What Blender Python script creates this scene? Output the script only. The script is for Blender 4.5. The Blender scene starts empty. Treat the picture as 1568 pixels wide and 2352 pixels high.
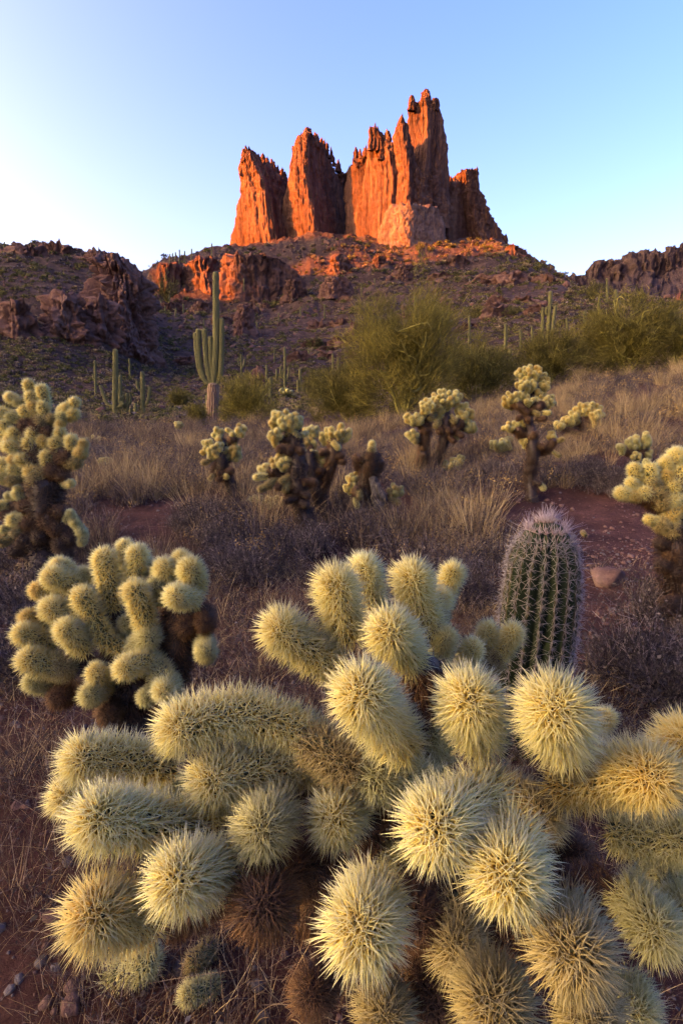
import bpy, math, numpy as np
from mathutils import Vector, Quaternion, Matrix

# ------------------------------------------------------------------ camera, sky, sun, exposure
scene = bpy.context.scene
CAM_H = 1.25
PITCH = math.radians(13.2)
F = 1176.0                      # focal length in units of a 1568 px wide frame
cam = bpy.data.cameras.new('camera')
cam.sensor_fit = 'HORIZONTAL'; cam.sensor_width = 24.0; cam.lens = 18.0
cam.clip_start = 0.02; cam.clip_end = 20000
cam_o = bpy.data.objects.new('camera', cam)
scene.collection.objects.link(cam_o)
cam_o.location = (0, 0, CAM_H)
cam_o.rotation_euler = (math.radians(90) - PITCH, 0, 0)
scene.camera = cam_o

SUN_EL = math.radians(13.0)
SUN_AZ = np.array([-0.96, -0.28]); SUN_AZ /= np.linalg.norm(SUN_AZ)   # horizontal direction towards the sun
world = bpy.data.worlds.new('World'); scene.world = world
world.use_nodes = True
wn = world.node_tree.nodes; wl = world.node_tree.links
bg = wn['Background']
sky = wn.new('ShaderNodeTexSky'); sky.sky_type = 'NISHITA'; sky.sun_disc = False
sky.sun_elevation = SUN_EL
sky.sun_rotation = math.atan2(SUN_AZ[0], SUN_AZ[1])
sky.altitude = 600; sky.air_density = 1.0; sky.dust_density = 10.0; sky.ozone_density = 2.8
hs = wn.new('ShaderNodeHueSaturation'); hs.inputs['Saturation'].default_value = 1.34; hs.inputs['Hue'].default_value = 0.527
wl.new(sky.outputs[0], hs.inputs['Color']); wl.new(hs.outputs[0], bg.inputs[0])
bg.inputs[1].default_value = 0.15

sun = bpy.data.lights.new('sun', 'SUN'); sun.energy = 5.0; sun.angle = math.radians(0.5)
sun.color = (1.0, 0.315, 0.045)
sun_o = bpy.data.objects.new('sun', sun); scene.collection.objects.link(sun_o)
sd = Vector((SUN_AZ[0] * math.cos(SUN_EL), SUN_AZ[1] * math.cos(SUN_EL), math.sin(SUN_EL)))
sun_o.rotation_euler = sd.to_track_quat('Z', 'Y').to_euler()
sun_o.location = (-20, -10, 30)

vs = scene.view_settings
vs.view_transform = 'Standard'; vs.look = 'None'; vs.gamma = 1.0; vs.use_curve_mapping = False
vs.exposure = 3.06
vs.use_white_balance = True; vs.white_balance_temperature = 9300; vs.white_balance_tint = 24
scene.render.engine = 'CYCLES'
scene.cycles.max_bounces = 7; scene.cycles.diffuse_bounces = 6; scene.cycles.glossy_bounces = 1
scene.cycles.transmission_bounces = 5; scene.cycles.transparent_max_bounces = 4
scene.cycles.use_denoising = True
scene.cycles.use_adaptive_sampling = True; scene.cycles.adaptive_threshold = 0.03
scene.cycles.debug_use_spatial_splits = True

# ------------------------------------------------------------------ helpers
rng = np.random.default_rng(11)
C = scene.collection
CP, SP = math.cos(PITCH), math.sin(PITCH)

def PZ(u, v, zc):
    """point seen at (u, v) of the 1568x2352 frame, zc metres along the view axis"""
    a = (u - 784.0) / F * zc; b = (1176.0 - v) / F * zc
    return np.array([a, CP * zc + SP * b, CAM_H - SP * zc + CP * b])

def PY(u, v, y):
    """the same at the horizontal distance y"""
    return PZ(u, v, y / (CP + SP * (1176.0 - v) / F))

def slope_of(v):
    return np.tan(np.arctan((1176.0 - np.asarray(v, float)) / F) - PITCH)

def XU(u, y, z):
    return (u - 784.0) / F * (CP * y - SP * (z - CAM_H))

def _h(ix, iy, iz, seed):
    n = (ix * 374761393 + iy * 668265263 + iz * 2147483647 + seed * 974711) & 0xFFFFFFFF
    n = ((n ^ (n >> 13)) * 1274126177) & 0xFFFFFFFF
    n = ((n ^ (n >> 16)) * 2246822519) & 0xFFFFFFFF
    return ((n ^ (n >> 15)) & 0xFFFFFF) / 16777216.0

def vnoise(p, seed=0):
    p = np.asarray(p, float); i = np.floor(p).astype(np.int64); f = p - i
    f = f * f * f * (f * (f * 6 - 15) + 10)
    r = 0
    for dx in (0, 1):
        wx = f[:, 0] if dx else 1 - f[:, 0]
        for dy in (0, 1):
            wy = f[:, 1] if dy else 1 - f[:, 1]
            for dz in (0, 1):
                wz = f[:, 2] if dz else 1 - f[:, 2]
                r = r + wx * wy * wz * _h(i[:, 0] + dx, i[:, 1] + dy, i[:, 2] + dz, seed)
    return r * 2 - 1

def fbm(p, octv=4, seed=0, gain=0.5):
    p = np.asarray(p, float); r = 0; a = 1.0
    for k in range(octv):
        r = r + a * vnoise(p * 2.03 ** k + 17.3 * k, seed + k); a *= gain
    return r

def ridged(p, octv=4, seed=0, gain=0.5):
    p = np.asarray(p, float); r = 0; a = 1.0
    for k in range(octv):
        r = r + a * (1 - 2 * np.abs(vnoise(p * 2.03 ** k + 11.7 * k, seed + k))); a *= gain
    return r

def mesh(name, verts, faces, mats, smooth=False, attrs=None, midx=None):
    """faces: list of integer arrays (n, k)"""
    verts = np.ascontiguousarray(verts, dtype=np.float32)
    fl = [np.asarray(f, dtype=np.int32) for f in (faces if isinstance(faces, (list, tuple)) else [faces])]
    fl = [f for f in fl if len(f)]
    me = bpy.data.meshes.new(name)
    me.vertices.add(len(verts)); me.vertices.foreach_set('co', verts.ravel())
    idx = np.concatenate([f.ravel() for f in fl])
    tot = np.concatenate([np.full(len(f), f.shape[1], dtype=np.int32) for f in fl])
    st = np.concatenate([[0], np.cumsum(tot)[:-1]]).astype(np.int32)
    me.loops.add(len(idx)); me.loops.foreach_set('vertex_index', idx)
    me.polygons.add(len(tot)); me.polygons.foreach_set('loop_start', st); me.polygons.foreach_set('loop_total', tot)
    if smooth: me.polygons.foreach_set('use_smooth', np.ones(len(tot), dtype=bool))
    for m in (mats if isinstance(mats, (list, tuple)) else [mats]): me.materials.append(m)
    if midx is not None: me.polygons.foreach_set('material_index', np.asarray(midx, dtype=np.int32))
    for k, a in (attrs or {}).items():
        at = me.attributes.new(k, 'FLOAT', 'POINT'); at.data.foreach_set('value', np.asarray(a, dtype=np.float32))
    me.update(calc_edges=True)
    return me

def ob(name, me, parent=None, loc=(0, 0, 0), kind=None, label=None, cat=None, group=None):
    o = bpy.data.objects.new(name, me); C.objects.link(o); o.location = loc
    if parent is not None: o.parent = parent
    if kind: o['kind'] = kind
    if label: o['label'] = label
    if cat: o['category'] = cat
    if group: o['group'] = group
    return o

def thing(name, label, cat, loc, group=None):
    return ob(name, None, None, tuple(loc), None, label, cat, group)

# ------------------------------------------------------------------ materials
def mat(name):
    m = bpy.data.materials.new(name); m.use_nodes = True
    return m, m.node_tree.nodes, m.node_tree.links, m.node_tree.nodes['Principled BSDF']

def ramp(n, stops, interp='LINEAR'):
    r = n.new('ShaderNodeValToRGB'); r.color_ramp.interpolation = interp
    e = r.color_ramp.elements
    e[0].position, e[0].color = stops[0][0], (*stops[0][1], 1)
    e[1].position, e[1].color = stops[-1][0], (*stops[-1][1], 1)
    for p, c in stops[1:-1]:
        x = e.new(p); x.color = (*c, 1)
    return r

def noise_node(n, l, scale, detail=6, vec=None, rough=0.6):
    t = n.new('ShaderNodeTexNoise'); t.inputs['Scale'].default_value = scale
    t.inputs['Detail'].default_value = detail; t.inputs['Roughness'].default_value = rough
    if vec is not None: l.new(vec, t.inputs['Vector'])
    return t

def attr_node(n, name):
    a = n.new('ShaderNodeAttribute'); a.attribute_name = name; return a

def mixc(n, l, fac, a, b, mode='MIX'):
    m = n.new('ShaderNodeMix'); m.data_type = 'RGBA'; m.blend_type = mode
    for sock, val in ((m.inputs['Factor'], fac), (m.inputs['A'], a), (m.inputs['B'], b)):
        if hasattr(val, 'is_output'): l.new(val, sock)
        else: sock.default_value = val if not isinstance(val, tuple) else (*val, 1)
    return m.outputs['Result']

def bump(n, l, height, strength, dist, bsdf):
    b = n.new('ShaderNodeBump'); b.inputs['Strength'].default_value = strength; b.inputs['Distance'].default_value = dist
    l.new(height, b.inputs['Height']); l.new(b.outputs[0], bsdf.inputs['Normal'])

def rock_material(name, stops, scale, zs=0.25, bscale=None, bdist=0.6, bstr=0.8, streak=0.8):
    m, n, l, b = mat(name)
    g = n.new('ShaderNodeNewGeometry'); mp = n.new('ShaderNodeMapping'); mp.inputs['Scale'].default_value = (1, 1, zs)
    l.new(g.outputs['Position'], mp.inputs['Vector'])
    t = noise_node(n, l, scale, 8, mp.outputs[0], 0.65)
    r = ramp(n, stops); l.new(t.outputs[0], r.inputs[0])
    t2 = noise_node(n, l, scale * 5, 5, g.outputs['Position'], 0.7)
    r2 = ramp(n, [(0.3, (0.36, 0.36, 0.36)), (0.7, (0.98, 0.96, 0.94))]); l.new(t2.outputs[0], r2.inputs[0])
    mp2 = n.new('ShaderNodeMapping'); mp2.inputs['Scale'].default_value = (1, 1, 0.07); l.new(g.outputs['Position'], mp2.inputs['Vector'])
    t4 = noise_node(n, l, scale * 4.5, 5, mp2.outputs[0], 0.7)
    r4 = ramp(n, [(0.40, (0.55, 0.52, 0.52)), (0.52, (1.0, 1.0, 1.0)), (0.7, (1.12, 1.1, 1.06))]); l.new(t4.outputs[0], r4.inputs[0])
    cm = mixc(n, l, 0.75, r.outputs[0], r2.outputs[0], 'MULTIPLY')
    l.new(mixc(n, l, streak if zs < 0.9 else 0.0, cm, r4.outputs[0], 'MULTIPLY'), b.inputs['Base Color'])
    b.inputs['Roughness'].default_value = 0.95; b.inputs['Specular IOR Level'].default_value = 0.15
    t3 = noise_node(n, l, bscale or scale * 6, 8, mp.outputs[0], 0.7)
    bump(n, l, t3.outputs[0], bstr, bdist, b)
    return m

M_BUTTE = rock_material('butte_rock', [(0.25, (0.046, 0.020, 0.015)), (0.5, (0.125, 0.056, 0.037)), (0.75, (0.23, 0.118, 0.075))], 0.07, 0.10, 0.35, 2.0, 0.9)
M_BUTTE_PALE = rock_material('pale_tuff_rock', [(0.25, (0.12, 0.068, 0.050)), (0.5, (0.18, 0.105, 0.080)), (0.8, (0.23, 0.145, 0.112))], 0.12, 0.8, 0.8, 0.8, 0.7)
M_CLIFF = rock_material('cliff_rock', [(0.25, (0.060, 0.028, 0.022)), (0.5, (0.125, 0.060, 0.045)), (0.78, (0.20, 0.112, 0.086))], 0.09, 0.2, 0.5, 1.0, 0.9)
M_DARKROCK = rock_material('dark_purple_rock', [(0.25, (0.080, 0.037, 0.030)), (0.5, (0.155, 0.074, 0.058)), (0.78, (0.23, 0.128, 0.102))], 0.22, 0.6, 0.9, 0.6, 0.9, 0.25)
M_FARROCK = rock_material('far_ridge_rock', [(0.25, (0.036, 0.020, 0.020)), (0.5, (0.066, 0.037, 0.034)), (0.78, (0.10, 0.060, 0.054))], 0.05, 0.2, 0.2, 3.0, 0.9)
M_STONE = rock_material('loose_stone', [(0.25, (0.085, 0.042, 0.034)), (0.5, (0.15, 0.080, 0.064)), (0.8, (0.23, 0.145, 0.12))], 6.0, 1.0, 30, 0.02, 0.7)
M_GREYSTONE = rock_material('grey_stone', [(0.25, (0.07, 0.058, 0.058)), (0.5, (0.13, 0.105, 0.10)), (0.8, (0.20, 0.165, 0.155))], 6.0, 1.0, 30, 0.02, 0.7)

def ground_material():
    m, n, l, b = mat('desert_soil')
    g = n.new('ShaderNodeNewGeometry')
    near = noise_node(n, l, 2.2, 8, g.outputs['Position'], 0.7)
    rn = ramp(n, [(0.3, (0.028, 0.011, 0.009)), (0.5, (0.070, 0.028, 0.021)), (0.7, (0.130, 0.058, 0.043))]); l.new(near.outputs[0], rn.inputs[0])
    peb = n.new('ShaderNodeTexVoronoi'); peb.inputs['Scale'].default_value = 42; l.new(g.outputs['Position'], peb.inputs['Vector'])
    rp = ramp(n, [(0.0, (1.25, 1.2, 1.2)), (0.25, (1.0, 1.0, 1.0)), (0.6, (0.75, 0.72, 0.72))]); l.new(peb.outputs['Distance'], rp.inputs[0])
    cn = mixc(n, l, 0.8, rn.outputs[0], rp.outputs[0], 'MULTIPLY')
    far = noise_node(n, l, 0.35, 9, g.outputs['Position'], 0.75)
    rf = ramp(n, [(0.3, (0.022, 0.012, 0.010)), (0.46, (0.045, 0.024, 0.019)), (0.56, (0.070, 0.040, 0.031)), (0.72, (0.11, 0.072, 0.048))]); l.new(far.outputs[0], rf.inputs[0])
    a = attr_node(n, 'far')
    l.new(mixc(n, l, a.outputs['Fac'], cn, rf.outputs[0]), b.inputs['Base Color'])
    b.inputs['Roughness'].default_value = 0.95; b.inputs['Specular IOR Level'].default_value = 0.1
    t3 = noise_node(n, l, 14, 8, g.outputs['Position'], 0.75)
    bump(n, l, t3.outputs[0], 0.9, 0.05, b)
    b1 = b.inputs['Normal'].links[0].from_node
    b2 = n.new('ShaderNodeBump'); b2.inputs['Distance'].default_value = 1.6; l.new(a.outputs['Fac'], b2.inputs['Strength']); l.new(far.outputs[0], b2.inputs['Height'])
    l.new(b1.outputs[0], b2.inputs['Normal']); l.new(b2.outputs[0], b.inputs['Normal'])
    return m
M_GROUND = ground_material()

def spine_material(name, stops, transl=0.5, var=0.2):
    """straw sheath colour from the areole (0), darkened there for depth, to the point (1)"""
    m, n, l, b = mat(name)
    a = attr_node(n, 'tip'); r = ramp(n, stops); l.new(a.outputs['Fac'], r.inputs[0])
    a2 = attr_node(n, 'rnd')
    r2 = ramp(n, [(0.0, (1 - var, 1 - var * 1.05, 1 - var * 1.15)), (1.0, (1.0, 1.0, 1.0))]); l.new(a2.outputs['Fac'], r2.inputs[0])
    oi = n.new('ShaderNodeObjectInfo')
    r3 = ramp(n, [(0.0, (0.90, 0.86, 0.78)), (0.5, (1.0, 0.97, 0.92)), (1.0, (1.0, 1.0, 1.0))]); l.new(oi.outputs['Random'], r3.inputs[0])
    col = mixc(n, l, 1.0, r.outputs[0], r2.outputs[0], 'MULTIPLY')
    col = mixc(n, l, 1.0, col, r3.outputs[0], 'MULTIPLY')
    l.new(col, b.inputs['Base Color']); b.inputs['Roughness'].default_value = 0.5; b.inputs['Specular IOR Level'].default_value = 0.35
    tr = n.new('ShaderNodeBsdfTranslucent'); l.new(col, tr.inputs['Color'])
    mx = n.new('ShaderNodeMixShader'); mx.inputs[0].default_value = transl
    l.new(b.outputs[0], mx.inputs[1]); l.new(tr.outputs[0], mx.inputs[2])
    l.new(mx.outputs[0], n['Material Output'].inputs['Surface'])
    return m

SPINE = {
    'pale': spine_material('pale_spines', [(0, (0.46, 0.24, 0.04)), (0.22, (0.84, 0.64, 0.17)), (0.6, (0.96, 0.90, 0.43)), (1, (0.99, 0.98, 0.78))]),  # orange areole end painted darker for depth between the spines
    'gold': spine_material('golden_spines', [(0, (0.46, 0.22, 0.03)), (0.25, (0.79, 0.54, 0.13)), (0.65, (0.93, 0.79, 0.33)), (1, (0.97, 0.92, 0.62))]),
    'green': spine_material('greenish_spines', [(0, (0.36, 0.24, 0.07)), (0.25, (0.60, 0.52, 0.19)), (0.65, (0.79, 0.75, 0.38)), (1, (0.92, 0.92, 0.68))]),
    'tan': spine_material('tan_spines', [(0, (0.16, 0.095, 0.025)), (0.4, (0.38, 0.27, 0.09)), (1, (0.64, 0.54, 0.28))], 0.3),
    'brown': spine_material('brown_spines', [(0, (0.05, 0.020, 0.008)), (0.5, (0.13, 0.056, 0.021)), (1, (0.29, 0.15, 0.065))], 0.15, 0.45),
    'dark': spine_material('dark_brown_spines', [(0, (0.020, 0.010, 0.006)), (0.5, (0.055, 0.026, 0.014)), (1, (0.14, 0.072, 0.042))], 0.1, 0.45),
    'grey': spine_material('grey_white_spines', [(0, (0.09, 0.065, 0.065)), (0.4, (0.25, 0.215, 0.225)), (1, (0.56, 0.52, 0.54))], 0.1),
    'greytop': spine_material('pinkish_grey_spines', [(0, (0.16, 0.085, 0.075)), (0.5, (0.34, 0.25, 0.24)), (1, (0.58, 0.50, 0.50))], 0.1),
}

def flesh_material(name, c0, c1, scale=40):
    m, n, l, b = mat(name)
    g = n.new('ShaderNodeNewGeometry')
    t = noise_node(n, l, scale, 4, g.outputs['Position'])
    r = ramp(n, [(0.3, c0), (0.7, c1)]); l.new(t.outputs[0], r.inputs[0])
    l.new(r.outputs[0], b.inputs['Base Color']); b.inputs['Roughness'].default_value = 0.6
    b.inputs['Specular IOR Level'].default_value = 0.3
    return m
FLESH = {
    'pale': flesh_material('cholla_green_flesh', (0.055, 0.05, 0.012), (0.13, 0.10, 0.025)),
    'green': flesh_material('cholla_olive_flesh', (0.04, 0.045, 0.014), (0.09, 0.085, 0.026)),
    'brown': flesh_material('cholla_brown_flesh', (0.03, 0.014, 0.006), (0.075, 0.036, 0.016)),
    'dark': flesh_material('cholla_bark', (0.013, 0.007, 0.005), (0.04, 0.021, 0.015), 25),
}
FLESH['gold'] = FLESH['pale']; FLESH['tan'] = FLESH['green']
M_DEADWOOD = rock_material('dead_grey_wood', [(0.25, (0.025, 0.020, 0.018)), (0.5, (0.075, 0.063, 0.058)), (0.8, (0.17, 0.15, 0.14))], 20, 0.3, 60, 0.02, 0.9)

def plant_material(name, stops, transl=0.3):
    m, n, l, b = mat(name)
    a = attr_node(n, 'rnd'); r = ramp(n, stops); l.new(a.outputs['Fac'], r.inputs[0])
    oi = n.new('ShaderNodeObjectInfo')
    r3 = ramp(n, [(0.0, (0.72, 0.72, 0.74)), (1.0, (1.15, 1.12, 1.05))]); l.new(oi.outputs['Random'], r3.inputs[0])
    col = mixc(n, l, 1.0, r.outputs[0], r3.outputs[0], 'MULTIPLY')
    l.new(col, b.inputs['Base Color']); b.inputs['Roughness'].default_value = 0.8; b.inputs['Specular IOR Level'].default_value = 0.15
    tr = n.new('ShaderNodeBsdfTranslucent'); l.new(col, tr.inputs['Color'])
    mx = n.new('ShaderNodeMixShader'); mx.inputs[0].default_value = transl
    l.new(b.outputs[0], mx.inputs[1]); l.new(tr.outputs[0], mx.inputs[2])
    l.new(mx.outputs[0], n['Material Output'].inputs['Surface'])
    return m
M_GOLDGRASS = plant_material('golden_dry_grass', [(0, (0.13, 0.078, 0.038)), (0.5, (0.31, 0.205, 0.10)), (1, (0.56, 0.41, 0.21))])
M_BROWNGRASS = plant_material('brown_dry_grass', [(0, (0.030, 0.018, 0.013)), (0.5, (0.090, 0.056, 0.038)), (1, (0.25, 0.17, 0.11))])
M_TWIG = plant_material('grey_purple_twigs', [(0, (0.020, 0.013, 0.013)), (0.6, (0.065, 0.046, 0.046)), (1, (0.23, 0.18, 0.175))], 0.1)
M_SEED = plant_material('seed_heads', [(0, (0.20, 0.11, 0.04)), (0.5, (0.40, 0.24, 0.08)), (1, (0.55, 0.38, 0.16))], 0.3)
M_LEAFGREY = plant_material('dry_grey_leaves', [(0, (0.030, 0.022, 0.018)), (0.85, (0.065, 0.048, 0.040)), (1, (0.26, 0.21, 0.18))], 0.2)
M_SCRUB = plant_material('olive_scrub', [(0, (0.030, 0.028, 0.010)), (0.5, (0.080, 0.070, 0.022)), (1, (0.18, 0.15, 0.050))], 0.2)
M_SCRUBTAN = plant_material('tan_scrub', [(0, (0.065, 0.042, 0.026)), (0.5, (0.14, 0.095, 0.055)), (1, (0.26, 0.19, 0.11))], 0.2)
M_PALO = plant_material('palo_verde_twigs', [(0, (0.045, 0.038, 0.010)), (0.5, (0.125, 0.102, 0.024)), (1, (0.28, 0.215, 0.050))], 0.35)
M_PALOBARK = plant_material('palo_verde_bark', [(0, (0.09, 0.08, 0.022)), (0.5, (0.19, 0.16, 0.04)), (1, (0.32, 0.26, 0.07))], 0.0)

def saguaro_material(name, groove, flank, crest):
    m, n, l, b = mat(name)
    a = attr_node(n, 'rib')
    r = ramp(n, [(0.0, groove), (0.55, flank), (0.82, flank), (1.0, crest)]); l.new(a.outputs['Fac'], r.inputs[0])  # grooves darkened in the colour where shade would fall; pale crests are spine rows
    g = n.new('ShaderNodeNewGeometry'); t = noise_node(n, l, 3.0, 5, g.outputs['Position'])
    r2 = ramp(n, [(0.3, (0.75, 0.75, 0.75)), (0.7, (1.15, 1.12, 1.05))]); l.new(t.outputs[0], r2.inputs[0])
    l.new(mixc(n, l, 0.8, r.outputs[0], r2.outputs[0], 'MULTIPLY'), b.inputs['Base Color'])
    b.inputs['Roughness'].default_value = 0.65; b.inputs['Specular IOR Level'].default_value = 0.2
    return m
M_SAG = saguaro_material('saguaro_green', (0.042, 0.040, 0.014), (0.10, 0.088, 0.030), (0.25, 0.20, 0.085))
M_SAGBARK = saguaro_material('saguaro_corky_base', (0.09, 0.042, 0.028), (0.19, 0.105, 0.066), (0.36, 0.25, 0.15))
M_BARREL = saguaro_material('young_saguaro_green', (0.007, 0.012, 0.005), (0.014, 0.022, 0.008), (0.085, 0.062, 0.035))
# ------------------------------------------------------------------ terrain
TU = np.array([-150, 0, 120, 250, 320, 400, 520, 640, 760, 880, 1000, 1120, 1200, 1250, 1340, 1450, 1568, 1720], float)
TT = (TU - 784) / 1208.0
def flat_v(y): return 1176 - F * math.tan(PITCH - math.atan(CAM_H / y))
_rows = [
 (6,   [1130,1130,1130,1130,1130,1132,1135,1135,1132,1128,1118,1112,1110,1108,1100,1090,1080,1075]),
 (9,   [1062,1062,1062,1062,1063,1064,1064,1062,1060,1050,1035,1020,1006,1000, 985, 970, 955, 945]),
 (14,  [1018,1018,1018,1018,1018,1016,1014,1012,1005, 985, 965, 950, 936, 928, 905, 888, 870, 860]),
 (22,  [ 985, 985, 985, 985, 984, 980, 976, 972, 962, 950, 935, 920, 900, 888, 868, 850, 835, 825]),
 (35,  [ 962, 962, 965, 968, 968, 965, 958, 948, 938, 920, 905, 885, 868, 858, 840, 825, 815, 808]),
 (55,  [ 900, 905, 920, 940, 945, 940, 930, 918, 908, 885, 865, 845, 830, 818, 800, 790, 785, 780]),
 (90,  [ 780, 780, 790, 830, 870, 890, 885, 876, 872, 845, 820, 795, 775, 763, 745, 735, 740, 745]),
 (120, [ 640, 640, 640, 680, 800, 850, 845, 838, 845, 810, 780, 755, 738, 728, 712, 705, 720, 730]),
 (150, [ 570, 570, 570, 596, 740, 815, 815, 810, 815, 775, 745, 722, 710, 703, 700, 695, 715, 725]),
 (172, [ 560, 560, 564, 592, 722, 796, 798, 792, 796, 752, 725, 706, 696, 690, 690, 692, 715, 725]),
 (240, [ 640, 640, 640, 652, 700, 745, 752, 750, 745, 700, 680, 665, 660, 660, 684, 690, 715, 730]),
 (330, [ 690, 690, 690, 690, 694, 702, 708, 706, 670, 645, 630, 620, 628, 638, 694, 695, 720, 740]),
 (390, [ 690, 690, 680, 664, 646, 606, 594, 590, 572, 584, 584, 580, 604, 630, 704, 710, 740, 760]),
 (450, [ 690, 690, 680, 664, 646, 604, 568, 552, 524, 548, 556, 545, 588, 630, 712, 720, 750, 770]),
 (560, [ 720, 720, 710, 690, 680, 650, 620, 610, 600, 600, 610, 620, 640, 665, 700, 740, 770, 790]),
 (900, [ 800]*18), (2500, [860]*18), (9000, [885]*18)]
_ys = [0.2, 0.6, 1, 2, 3, 4.2]
_tab = [[flat_v(y)] * len(TU) for y in _ys] + [r for _, r in _rows]
_ly = np.log(np.array(_ys + [y for y, _ in _rows]))
_sl = slope_of(np.array(_tab, float))                       # elevation slope seen from the camera
NT, NL = 260, 420
_gt = np.linspace(TT[0], TT[-1], NT); _gl = np.linspace(_ly[0], _ly[-1], NL)
_d = np.array([np.interp(_gt, TT, row) for row in _sl])
_d = np.array([np.interp(_gl, _ly, _d[:, k]) for k in range(NT)]).T        # NL x NT
_flat = -CAM_H / np.exp(_gl)
_dev = (_d - _flat[:, None])
_dev[np.exp(_gl) <= 4.2] = 0
for _ in range(5):
    p_ = np.pad(_dev, 1, mode='edge')
    _dev = (p_[:-2, 1:-1] + p_[2:, 1:-1] + p_[1:-1, :-2] + p_[1:-1, 2:] + 2 * p_[1:-1, 1:-1]) / 6

def ground_z(x, y, noise=True):
    x = np.atleast_1d(np.asarray(x, float)); y = np.atleast_1d(np.asarray(y, float))
    r = np.hypot(x, y) + 1e-6; a = np.arctan2(x, y)
    ac = np.clip(a, -math.atan(-TT[0]), math.atan(TT[-1]))
    rho = np.maximum(r * np.cos(ac), 0.2); t = np.tan(ac)
    lf = np.clip((np.log(rho) - _gl[0]) / (_gl[1] - _gl[0]), 0, NL - 1.001); tf = np.clip((t - _gt[0]) / (_gt[1] - _gt[0]), 0, NT - 1.001)
    i = lf.astype(int); j = tf.astype(int); fi = lf - i; fj = tf - j
    dv = _dev[i, j] * (1 - fi) * (1 - fj) + _dev[i + 1, j] * fi * (1 - fj) + _dev[i, j + 1] * (1 - fi) * fj + _dev[i + 1, j + 1] * fi * fj
    back = np.clip((np.abs(a) - 0.95) / 0.9, 0, 1); back = back * back * (3 - 2 * back)
    z = dv * rho * (1 - back)
    if noise:
        w1 = np.clip((rho - 8) / 60, 0, 1); w2 = np.clip((rho - 60) / 200, 0, 1)
        p = np.stack([x, y, 0 * x], 1)
        z = z + 0.018 * fbm(p * 1.7, 4, 3) + 0.05 * np.clip(rho / 6, 0, 1) * fbm(p * 0.35, 3, 5)
        z = z + w1 * 0.55 * fbm(p * 0.13, 5, 7, 0.55) + w2 * (2.2 * ridged(p * 0.03, 5, 9, 0.55) - 0.8) + np.clip((rho - 230) / 120, 0, 1) * (1.9 * ridged(p * 0.075, 4, 19, 0.6) - 0.9)
    return z

def hit(u, v, y0=0.6):
    """horizontal distance at which the ray through (u, v) meets the ground"""
    ys = np.exp(np.linspace(math.log(y0), math.log(430), 900)); q = np.array([PY(u, v, 1.0)]) - np.array([[0, 0, CAM_H]])
    p = q * ys[:, None] + np.array([[0, 0, CAM_H]]); d = p[:, 2] - ground_z(p[:, 0], p[:, 1])
    k = np.argmax(d < 0); return ys[k] if d.min() < 0 else ys[-1]

def G(u, v, y):
    """ground point below the pixel column u at the distance y (v only tells the column's ray)"""
    q = PY(u, v, y); q[2] = ground_z(q[0], q[1])[0]; return q

az = np.concatenate([np.linspace(-math.pi, -0.80, 44)[:-1], np.linspace(-0.80, 0.80, 620), np.linspace(0.80, math.pi, 44)[1:]])
rr = np.concatenate([[0.0], np.exp(np.linspace(math.log(0.25), math.log(620), 440)), np.exp(np.linspace(math.log(660), math.log(9000), 18))])
AZ, RR = np.meshgrid(az, rr)
gx = (RR * np.sin(AZ)).ravel(); gy = (RR * np.cos(AZ)).ravel()
gz = ground_z(gx, gy)
na, nr = len(az), len(rr)
ii = np.arange(nr - 1)[:, None] * na + np.arange(na - 1)[None, :]
quads = np.stack([ii, ii + 1, ii + na + 1, ii + na], -1).reshape(-1, 4)
far = np.clip((np.hypot(gx, gy) - 9) / 30, 0, 1)
ob('ground', mesh('ground', np.stack([gx, gy, gz], 1), quads[:, ::-1], M_GROUND, True, {'far': far}), kind='structure')

# the western ridge, out of frame behind the camera's left shoulder: the evening shade on the valley is its shadow
D_R = 1100.0
pv = np.array([-SUN_AZ[1], SUN_AZ[0]]);  pv = pv if pv[1] > 0 else -pv
tan_el = math.tan(SUN_EL)
def shade_z(s):          # wanted shadow edge over the valley axis; the unseen ridge's crest is shaped to it
    return np.interp(s, [-300, -60, 200, 330, 340, 361, 370, 389, 415, 462, 500, 530, 560, 900, 980], [-60, 60, 165, 158, 58, 58, 120, 144, 138, 124, 124, 250, 430, 500, 460])
s_ax = np.concatenate([np.linspace(-300, 300, 40)[:-1], np.linspace(300, 540, 120), np.linspace(540, 980, 20)[1:]])
prof = np.array([-700, -450, -260, -120, -50, 0, 50, 140, 300, 520, 760])
hfac = np.array([0.0, 0.22, 0.48, 0.72, 0.88, 1.0, 0.9, 0.74, 0.45, 0.2, 0.0])
base0 = SUN_AZ * D_R
rv = []
for k, (pd, hf) in enumerate(zip(prof, hfac)):
    top = shade_z(s_ax) + D_R * tan_el
    jag = fbm(np.stack([s_ax * 0.03, 0 * s_ax + k * 3.1, 0 * s_ax], 1), 4, 31) * (22 if 0 < hf < 1 else (1.5 if hf == 1 else 0))
    q = base0[None] + SUN_AZ[None] * pd + pv[None] * s_ax[:, None]
    rv.append(np.column_stack([q, hf * top + jag - (25 if hf == 0 else 0)]))
rv = np.array(rv); n0, n1 = rv.shape[:2]
ii = np.arange(n0 - 1)[:, None] * n1 + np.arange(n1 - 1)[None, :]
ob('hills', mesh('hills', rv.reshape(-1, 3), np.stack([ii, ii + 1, ii + n1 + 1, ii + n1], -1).reshape(-1, 4), M_FARROCK, True), kind='structure')

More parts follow.
